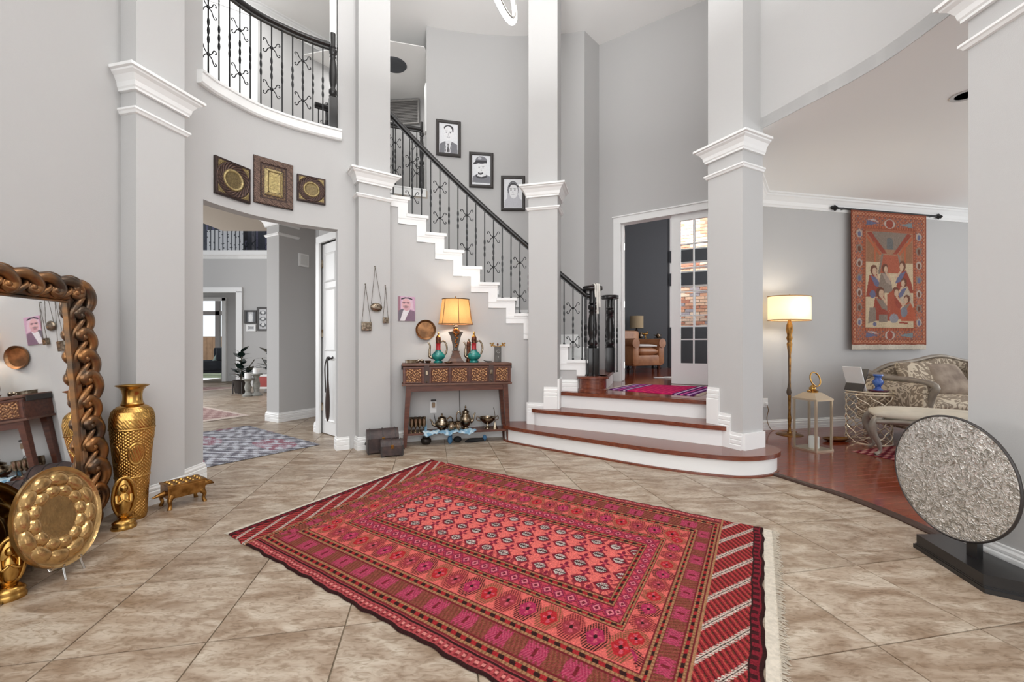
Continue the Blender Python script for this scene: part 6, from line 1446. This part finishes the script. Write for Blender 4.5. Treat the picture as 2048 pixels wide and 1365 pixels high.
# brick wall outside the window: too many small bricks to pick apart
bwo = kw(-1.2, 1.6)
bw = thing('wall_exterior', 'sunlit brick wall outside the study windows', 'wall', (bwo.x, bwo.y, 0), KA, kind='structure')
MB().box((2.6, .06, 2.7), (6.4, .1, 5.2)).build('mortar', mat('pale_mortar', S(226, 220, 210), .9), bw)
q = MB(); cols = []; pal = [(214, 176, 150), (200, 150, 124), (188, 132, 108), (226, 200, 178), (172, 116, 96), (206, 178, 160), (160, 150, 156)]
for j in range(58):
    for i in range(25):
        x = -.5 + i * .25 + (.125 if j % 2 else 0); q.box((x, 0, .3 + j * .085), (.236, .04, .072)); cols += [random.choice(pal)] * 8
me = q.mesh('brick', mat('brick_face', (1, 1, 1), .9, attr='paint', var=.15, vscale=30), fix=False)
ca = me.color_attributes.new('paint', 'FLOAT_COLOR', 'POINT'); c4_ = np.ones((len(cols), 4), np.float32); c4_[:, :3] = lin(np.array(cols)); ca.data.foreach_set('color', c4_.reshape(-1))
bo = link('brick', me, bw); bo['kind'] = 'stuff'
# ---- leather armchair
M_LEATH = mat('tan_leather', S(176, 122, 82), .45, col2=S(150, 96, 60), vscale=6, coat=.1); M_THROW = mat('white_fur_throw', S(224, 222, 220), .95, bump=.6, bscale=60)
ap = fl(1274, 745, Z3); ac = thing('leather_armchair', 'tan leather armchair with white throw in the study', 'armchair', (ap.x, ap.y + .2, Z3), R_(30))
MB().box((0, 0, .25), (.86, .8, .22), bev=.04).build('seat_base', M_LEATH, ac, 50); cushion(MB(), (0, -.06, .43), (.56, .7, .2)).build('seat_cushion', M_LEATH, ac, 80)
for sx in (-1, 1):
    q = MB(); q.box((sx * .37, -.02, .38), (.17, .78, .42), bev=.04); q.tube([(sx * .38, -.42, .60), (sx * .38, .3, .60)], .10, 12); q.build('arm', M_LEATH, ac, 50)
    for y in (-.34, .32): MB().lathe([(.02, 0), (.024, .02), (.018, .06), (.034, .1), (.034, .15)], 12, TR((sx * .36, y, 0))).build('leg', M_CWOOD, ac, 60)
q = MB(); q.box((0, .34, .52), (.84, .2, .72), bev=.07); q.build('backrest', M_LEATH, ac, 50)
cushion(MB(), (0, -.1, .545), (.52, .6, .07)).build('throw', M_THROW, ac, 80)
# ---- black carved table and lamp
bp_ = fl(1298, 741, Z3); bt = thing('black_table', 'black carved side table beside the leather armchair', 'side table', (bp_.x + .02, bp_.y + .62, Z3), R_(8))
MB().box((0, 0, .70), (.86, .38, .035), bev=.006).build('top', M_BLACKWOOD, bt); MB().box((0, 0, .64), (.8, .33, .08)).build('apron', M_BLACKWOOD, bt)
for sx in (-1, 1):
    for sy in (-1, 1): MB().lathe([(.045, 0), (.05, .03), (.03, .06), (.045, .12), (.03, .2), (.048, .3), (.028, .4), (.045, .48), (.035, .6)], 12, TR((sx * .37, sy * .13, 0))).build('leg', M_BLACKWOOD, bt, 50)
tz = Z3 + .7185
def on_table(px, y): return Vector(((px - 1024) / F * (bp_.y + .62 + y), bp_.y + .62 + y, tz))
t = thing('table_lamp', 'unlit table lamp with beige drum shade on the black study table', 'lamp', on_table(1273, .02)); MB().lathe([(0, 0), (.07, 0), (.075, .015), (.04, .03), (.06, .08), (.07, .13), (.05, .18), (.02, .21), (.012, .26)], 18).build('base', M_BLACKFR, t, 60); oval_shade('shade', .16, .13, .24, .53, mat('beige_linen_shade', S(176, 158, 128), .9), t)
t = thing('silver_jar', 'small silver lidded jar beside the study lamp', 'jar', on_table(1281.5, -.12)); MB().lathe([(0, 0), (.03, 0), (.05, .04), (.045, .08), (.025, .1), (.03, .115), (.01, .14), (0, .15)], 14).build('body', M_SILVER, t, 60)
t = thing('brass_bird', 'small brass bird figurine on the black study table', 'figurine', on_table(1291, -.1)); q = MB(); q.ball((0, 0, .10), (.055, .03, .035), 12, 8); q.ball((.04, 0, .145), (.022, .02, .022), 10, 8); q.tube([(-.04, 0, .1), (-.1, 0, .13)], [.02, .008], 6); q.build('body', M_BRASS, t, 60); MB().lathe([(.035, 0), (.03, .012), (.008, .02), (.008, .08)], 12).build('stand', M_BRASS, t, 60)
t = thing('silver_coffee_pot', 'small silver pot on the far end of the black study table', 'teapot', on_table(1316, -.02)); MB().lathe([(0, 0), (.09, 0), (.1, .012), (.03, .02), (.05, .05), (.05, .08), (.02, .11), (0, .13)], 16).build('body', M_SILVER, t, 60); MB().tube([(-.05, 0, .06), (-.1, 0, .09)], .01, 6).build('spout', M_SILVER, t); MB().tube(catmull([(.045, 0, .08), (.09, 0, .08), (.05, 0, .04)], 4), .007, 6).build('handle', M_SILVER, t)
wp = fl(1326, 756, Z3); t = thing('paper_sheet', 'white paper lying on the study floor near the door', 'paper', (wp.x, wp.y, Z3), R_(-10)); MB().box((0, 0, .004), (.3, .16, .006)).box((.1, .02, .012), (.12, .1, .01), .3).build('sheet', M_WHITE, t)

# ================================================================== hall beyond the opening
# closet door with six raised panels
cdh = 2.44; cdw = .80; cd_o = HD0 + hd * .16
cdr = thing('door_3', 'white panelled closet door beside the hall opening', 'door', (cd_o.x + hn.x * .02, cd_o.y + hn.y * .02, 0), hang, kind='structure')
MB().box((cdw / 2, .02, cdh / 2 + .01), (cdw, .04, cdh)).build('slab', M_WHITE, cdr)
for i in range(2):
    for z0, z1 in ((.2, .95), (1.1, 1.85), (1.98, 2.3)):
        q = MB(); rect_ring(q, .12, z0, z1, [(0, 0), (.02, -.012), (.03, 0)]); q.v = [(a + .21 + .38 * i, b, c) for a, b, c in q.v]; q.build('panel', M_WHITE, cdr)
for z in (.35, 1.3, 2.2): MB().box((.0, -.008, z), (.03, .014, .1)).build('hinge', M_SILVER, cdr)
MB().lathe([(0, 0), (.028, 0), (.012, .01), (.012, .03), (.028, .05), (0, .065)], 14, TR((.28, 0, .98), R_(90))).build('knob', M_BLACKFR, cdr, 50)
ctm = MB(); c0 = HD0 + hd * .11 - hn * .012; ctm.box((c0.x, c0.y, 1.24), (.09, .03, 2.48), hang); c1 = HD0 + hd * .6 - hn * .012; ctm.box((c1.x, c1.y, 2.51), (1.06, .03, .09), hang)
struct('trim_closet', ctm, M_WHITE, 'white casing of the closet door', 'trim')
tag(MB().sweep([HD0 + hn * .3, HD0, HD0 + hd * .06], BASE).build('baseboard_closet', M_WHITE), 'white baseboard at the wall end beside the closet door', 'baseboard', kind='structure')
k0 = HD0 + hd * .44 - hn * .05; t = thing('dog_leash', 'black leash hanging from the closet door knob', 'leash', (k0.x, k0.y, .98), hang)
q = MB(); q.tube(catmull([(-.0, 0, .02), (-.04, -.01, -.1), (-.05, 0, -.3), (-.02, -.01, -.42), (.02, 0, -.3), (.02, 0, -.05), (0, 0, .02)], 5), .008, 6); q.build('strap', M_BLACKFR, t, 60); MB().tube(catmull([(0, 0, -.02), (.015, 0, -.3), (.01, 0, -.55), (.012, 0, -.78)], 4), [.01, .01, .01, .012, .014, .018, .022, .026, .028, .028, .026, .022, .01], 6).build('tassel', mat('dark_brown_leather', S(60, 44, 38), .6), t, 60)
# control box on the shaded wall
hwd = Vector((.56, 1.07)).normalized(); p = onplane(607, 521, (-3.31, 6.53), hwd, .02); t = thing('control_box', 'white control box on the shaded hall wall', 'wall panel', p, dang(hwd)); MB().box((0, 0, 0), (.17, .03, .20), bev=.006).build('case', M_WHITE, t); MB().box((.0, -.017, 0), (.13, .006, .15), bev=.003).build('cover', mat('pale_grey_plastic', S(222, 222, 220), .5), t)
# pictures on the far wall
def wall_pic(px0, py0, px1, py1, label, fm, paint):
    Yp = YF - .02; a, b = at(px0, py1, Yp), at(px1, py0, Yp); w_, h_ = b.x - a.x, b.z - a.z; t = thing('wall_picture', label, 'picture', ((a + b) / 2)); q = MB(); f = .045
    rect_ring(q, w_ / 2 - f, -h_ / 2 + f, h_ / 2 - f, [(0, .01), (0, -.015), (f, -.02), (f, .02), (0, .02)]); q.build('frame', fm, t); cv = Canvas(24, 30, C_(206, 206, 208)); paint(cv); painted('print', picture_grid(w_ - 2 * f, h_ - 2 * f, cv, .002), cv.a, M_PAINT, t); MB().box((0, .012, 0), (w_ - .02, .01, h_ - .02)).build('backing', fm, t)
def pa(cv): cv.rect(0, 0, .25, 1, C_(90, 92, 96)); cv.rect(.75, 0, 1, 1, C_(110, 112, 116)); cv.ell(.5, .4, .2, .4, C_(236, 236, 236))
def pb_(cv):
    for i in range(3): cv.ell(.5, .2 + .3 * i, .42, .1, C_(96, 98, 100)); cv.ell(.5, .22 + .3 * i, .2, .07, C_(232, 232, 232))
def pc(cv): cv.rect(.15, .25, .85, .75, C_(150, 150, 152)); cv.rect(.45, 0, .5, 1, C_(236, 236, 236))
wall_pic(489, 621, 513.5, 647.5, 'small dark framed photograph above a white framed one on the far wall', M_BLACKFR, pa); wall_pic(514.5, 615, 537, 662, 'tall dark framed picture beside the hall column', M_BLACKFR, pb_); wall_pic(493, 649.5, 512, 663, 'small white framed picture below the dark photograph', M_WHITE, pc)
# plants
M_LEAF = mat('rubber_plant_leaf', S(38, 58, 52), .25, col2=S(22, 34, 34), vscale=8, coat=.4)
def leaf_mesh():
    vs = []; fs = []; n = 8
    for i in range(n + 1):
        u_ = i / n; w_ = .62 * sin(pi * u_ ** .8) ** .9 + .006
        for k, s in enumerate((-1, 0, 1)): vs.append((s * w_ * .5, u_, -.18 * u_ * u_ + (.05 * w_ * abs(s))))
    for i in range(n):
        for k in range(2): a0 = i * 3 + k; fs.append((a0, a0 + 1, a0 + 4, a0 + 3))
    me = MB().add(vs, fs).mesh('leaf', M_LEAF, 60); return me
LEAF = leaf_mesh()
def rubber_plant(px, py, hgt, nleaf, spread, label, pot):
    g0 = fl(px, py); t = thing('rubber_plant', label, 'plant', (g0.x, g0.y, 0))
    if pot == 'dark':
        MB().lathe([(0, .02), (.13, .02), (.17, .3), (.18, .32), (.16, .31), (.14, .28), (0, .28)], 20).build('pot', M_BLACKFR, t, 40); z0 = .28
        for a in range(4): MB().box((.17 * cos(a * pi / 2 + .6), .17 * sin(a * pi / 2 + .6), .14), (.02, .02, .28)).build('stand_leg', M_BLACKFR, t)
    else:
        MB().box((0, 0, .28), (.34, .34, .34)).build('planter', M_WHITE, t); MB().box((0, -.172, .28), (.26, .006, .24)).build('front_panel', mat('red_lacquer', S(168, 70, 66), .5), t); z0 = .45
        for sx in (-1, 1):
            for sy in (-1, 1): MB().box((sx * .15, sy * .15, .06), (.04, .04, .12)).build('leg', M_WHITE, t)
    stems = [(0, 0), (.10, .05), (-.08, .06)]
    for si, (sx, sy) in enumerate(stems):
        hh = hgt * (1, .72, .6)[si]; top = Vector((sx * 2.6, sy * 1.5, z0 + hh)); st = MB().tube(catmull([(sx * .3, sy * .3, z0 - .02), (sx, sy, z0 + hh * .5), top], 4), .012, 6).build('stem', mat('plant_stem', S(74, 66, 52), .7), t, 60)
        for i in range(nleaf if si == 0 else nleaf // 2):
            f = .2 + .8 * i / nleaf; a = i * 2.4 + si; q = Vector((sx * .3, sy * .3, z0)).lerp(top, f); o = link('leaf', LEAF, st, q); o.rotation_euler = (R_(random.uniform(5, 50)), 0, a); s = spread * random.uniform(.8, 1.15); o.scale = (s, s, s)
    return t
rubber_plant(483, 788, .72, 16, .25, 'dark leaved rubber plant in a black pot by the far opening', 'dark'); rubber_plant(537, 786, .62, 12, .26, 'rubber plant in a white planter with red front behind the hall column', 'white')
M_STONE = mat('grey_stone', S(156, 156, 150), .8, var=.25, vscale=20)
for px, py, h, lab in ((496, 793, .40, 'short grey stone candle stand before the rubber plant'), (513, 792, .50, 'taller grey stone candle stand nearer the hall column')):
    g0 = fl(px, py); t = thing('candle_stand', lab, 'candle stand', (g0.x, g0.y, 0)); MB().lathe([(0, 0), (.11, 0), (.12, .03), (.07, .06), (.05, .1), (.075, h * .5), (.05, h - .1), (.07, h - .05), (.12, h - .03), (.12, h), (0, h)], 18).build('body', M_STONE, t, 40); MB().lathe([(0, h), (.07, h), (.07, h + .12), (0, h + .12)], 16).build('candle', M_WHITE, t, 40)
# armchair in the sunroom
M_NAVY = mat('slate_velvet', S(58, 62, 70), .8, var=.2, vscale=8); g0 = fl(424, 762)
t = thing('wing_armchair', 'dark slate armchair before the sunroom window', 'armchair', (g0.x, g0.y, 0), R_(-50)); MB().box((0, 0, .36), (.72, .7, .2), bev=.05).build('seat', M_NAVY, t, 50); MB().box((0, .32, .72), (.74, .16, .72), bev=.06).build('backrest', M_NAVY, t, 50)
for sx in (-1, 1):
    MB().box((sx * .36, -.02, .5), (.12, .7, .3), bev=.05).build('arm', M_NAVY, t, 50); MB().box((sx * .36, .22, .85), (.1, .3, .4), bev=.05).build('wing', M_NAVY, t, 50)
    for y in (-.28, .3): MB().lathe([(.018, 0), (.03, .26)], 8, TR((sx * .3, y, 0))).build('leg', M_BLACKFR, t)
tc_ = thing('cushion', 'green patterned cushion on the slate armchair', 'cushion', (g0.x, g0.y, .68), R_(-50)); cushion(MB(), (0, 0, 0), (.42, .4, .14), M=TR((0, .12, .02), R_(65))).build('cover', mat('green_print', S(96, 128, 116), .8, col2=S(190, 202, 196), vscale=9), tc_, 80)
# sunroom window
M_MULL = mat('dark_window_frame', S(110, 104, 100), .5); t = thing('window_4', 'tall dark framed sunroom window', 'window', (0, 16.9, 0), kind='structure')
for px in (372, 436, 500): MB().box((xw(px, 16.9), 0, 1.8), (.18, .08, 3.6)).build('mullion', M_MULL, t)
zt = H - (627 - HZ) * 16.9 / F
for z, h in ((zt, .16), (.05, .1), (3.55, .1)): MB().box((-12.4, 0, z), (7, .08, h)).build('transom', M_MULL, t)
for a, b in ((372, 436), (436, 500)):
    for z0, z1 in ((.1, zt - .08), (zt + .08, 3.5)): MB().box(((xw(a, 16.9) + xw(b, 16.9)) / 2, 0, (z0 + z1) / 2), (xw(b, 16.9) - xw(a, 16.9) - .18, .005, z1 - z0)).build('pane', M_PANE, t)
fn = thing('garden_fence', 'brown board fence outside the sunroom window', 'fence', (-16, 24, 0))
for i in range(34): MB().box((-3 + i * .31, 0, .8), (.29, .03, 1.6)).build('board', mat('fence_board', S(176, 138, 110), .8, var=.2, vscale=4), fn)
struct('ground_garden', MB().box((-15, 21.5, -.15), (18, 9, .1)), mat('lawn_green', S(150, 160, 130), .9, var=.3, vscale=3), 'pale lawn outside the sunroom', 'ground')
# loft with birch mural and screen
struct('floor_loft', MB().box((-8.5, 12.9, 3.55), (9, 2.6, .1)), M_CEIL, 'loft floor above the far wall', 'floor')
cv = Canvas(180, 80, C_(84, 88, 98))
for i in range(26):
    x = (i + .5) / 26 + random.uniform(-.012, .012); w_ = random.uniform(.003, .008); cv.rect(x - w_, 0, x + w_, 1, C_(*(random.randint(112, 140),) * 2, 150)); 
    for k in range(6): y = random.random(); cv.line([(x, y), (x + random.uniform(-.03, .03), y + .06)], .0022, C_(58, 60, 68), 1, .45)
cv.rect(.44, .45, .60, 1, C_(64, 64, 70))
mo = thing('birch_mural', 'dark birch forest mural on the loft wall', 'mural', (xw(465, 14), 14, 4.7)); mo['kind'] = 'structure'; mo.name = 'wall_loft'
painted('mural', picture_grid(5.0, 2.2, cv), cv.a, mat('mural_paint', (1, 1, 1), .8, attr='paint', var=.1, vscale=20), mo); MB().box((0, .06, 0), (5, .1, 2.2)).build('backing', M_DARKWALL, mo)
sx0, sx1 = xw(414, 13.2), xw(488, 13.2); zt_ = H - (461 - HZ) * 13.2 / F
cv = Canvas(110, 90, C_(70, 74, 84))
for i in range(9):
    x = (i + .5) / 9; cv.rect(x - .042, 0, x + .042, 1, C_(224, 226, 230))
    for k in range(9): y = random.random(); s = random.choice((-1, 1)); cv.poly([(x + s * .042, y), (x + s * .008, y + .02), (x + s * .042, y + .035)], C_(30, 30, 36))
t = thing('birch_screen', 'panel painted with white birch trunks standing in the loft', 'screen', ((sx0 + sx1) / 2, 13.2, 3.6)); hh = zt_ - 3.6; g = picture_grid(sx1 - sx0, hh, cv, -.02); g[..., 2] += hh / 2; painted('print', g, cv.a, M_PAINT, t); MB().box((0, 0, hh / 2), (sx1 - sx0, .036, hh)).build('panel', M_BLACKFR, t)
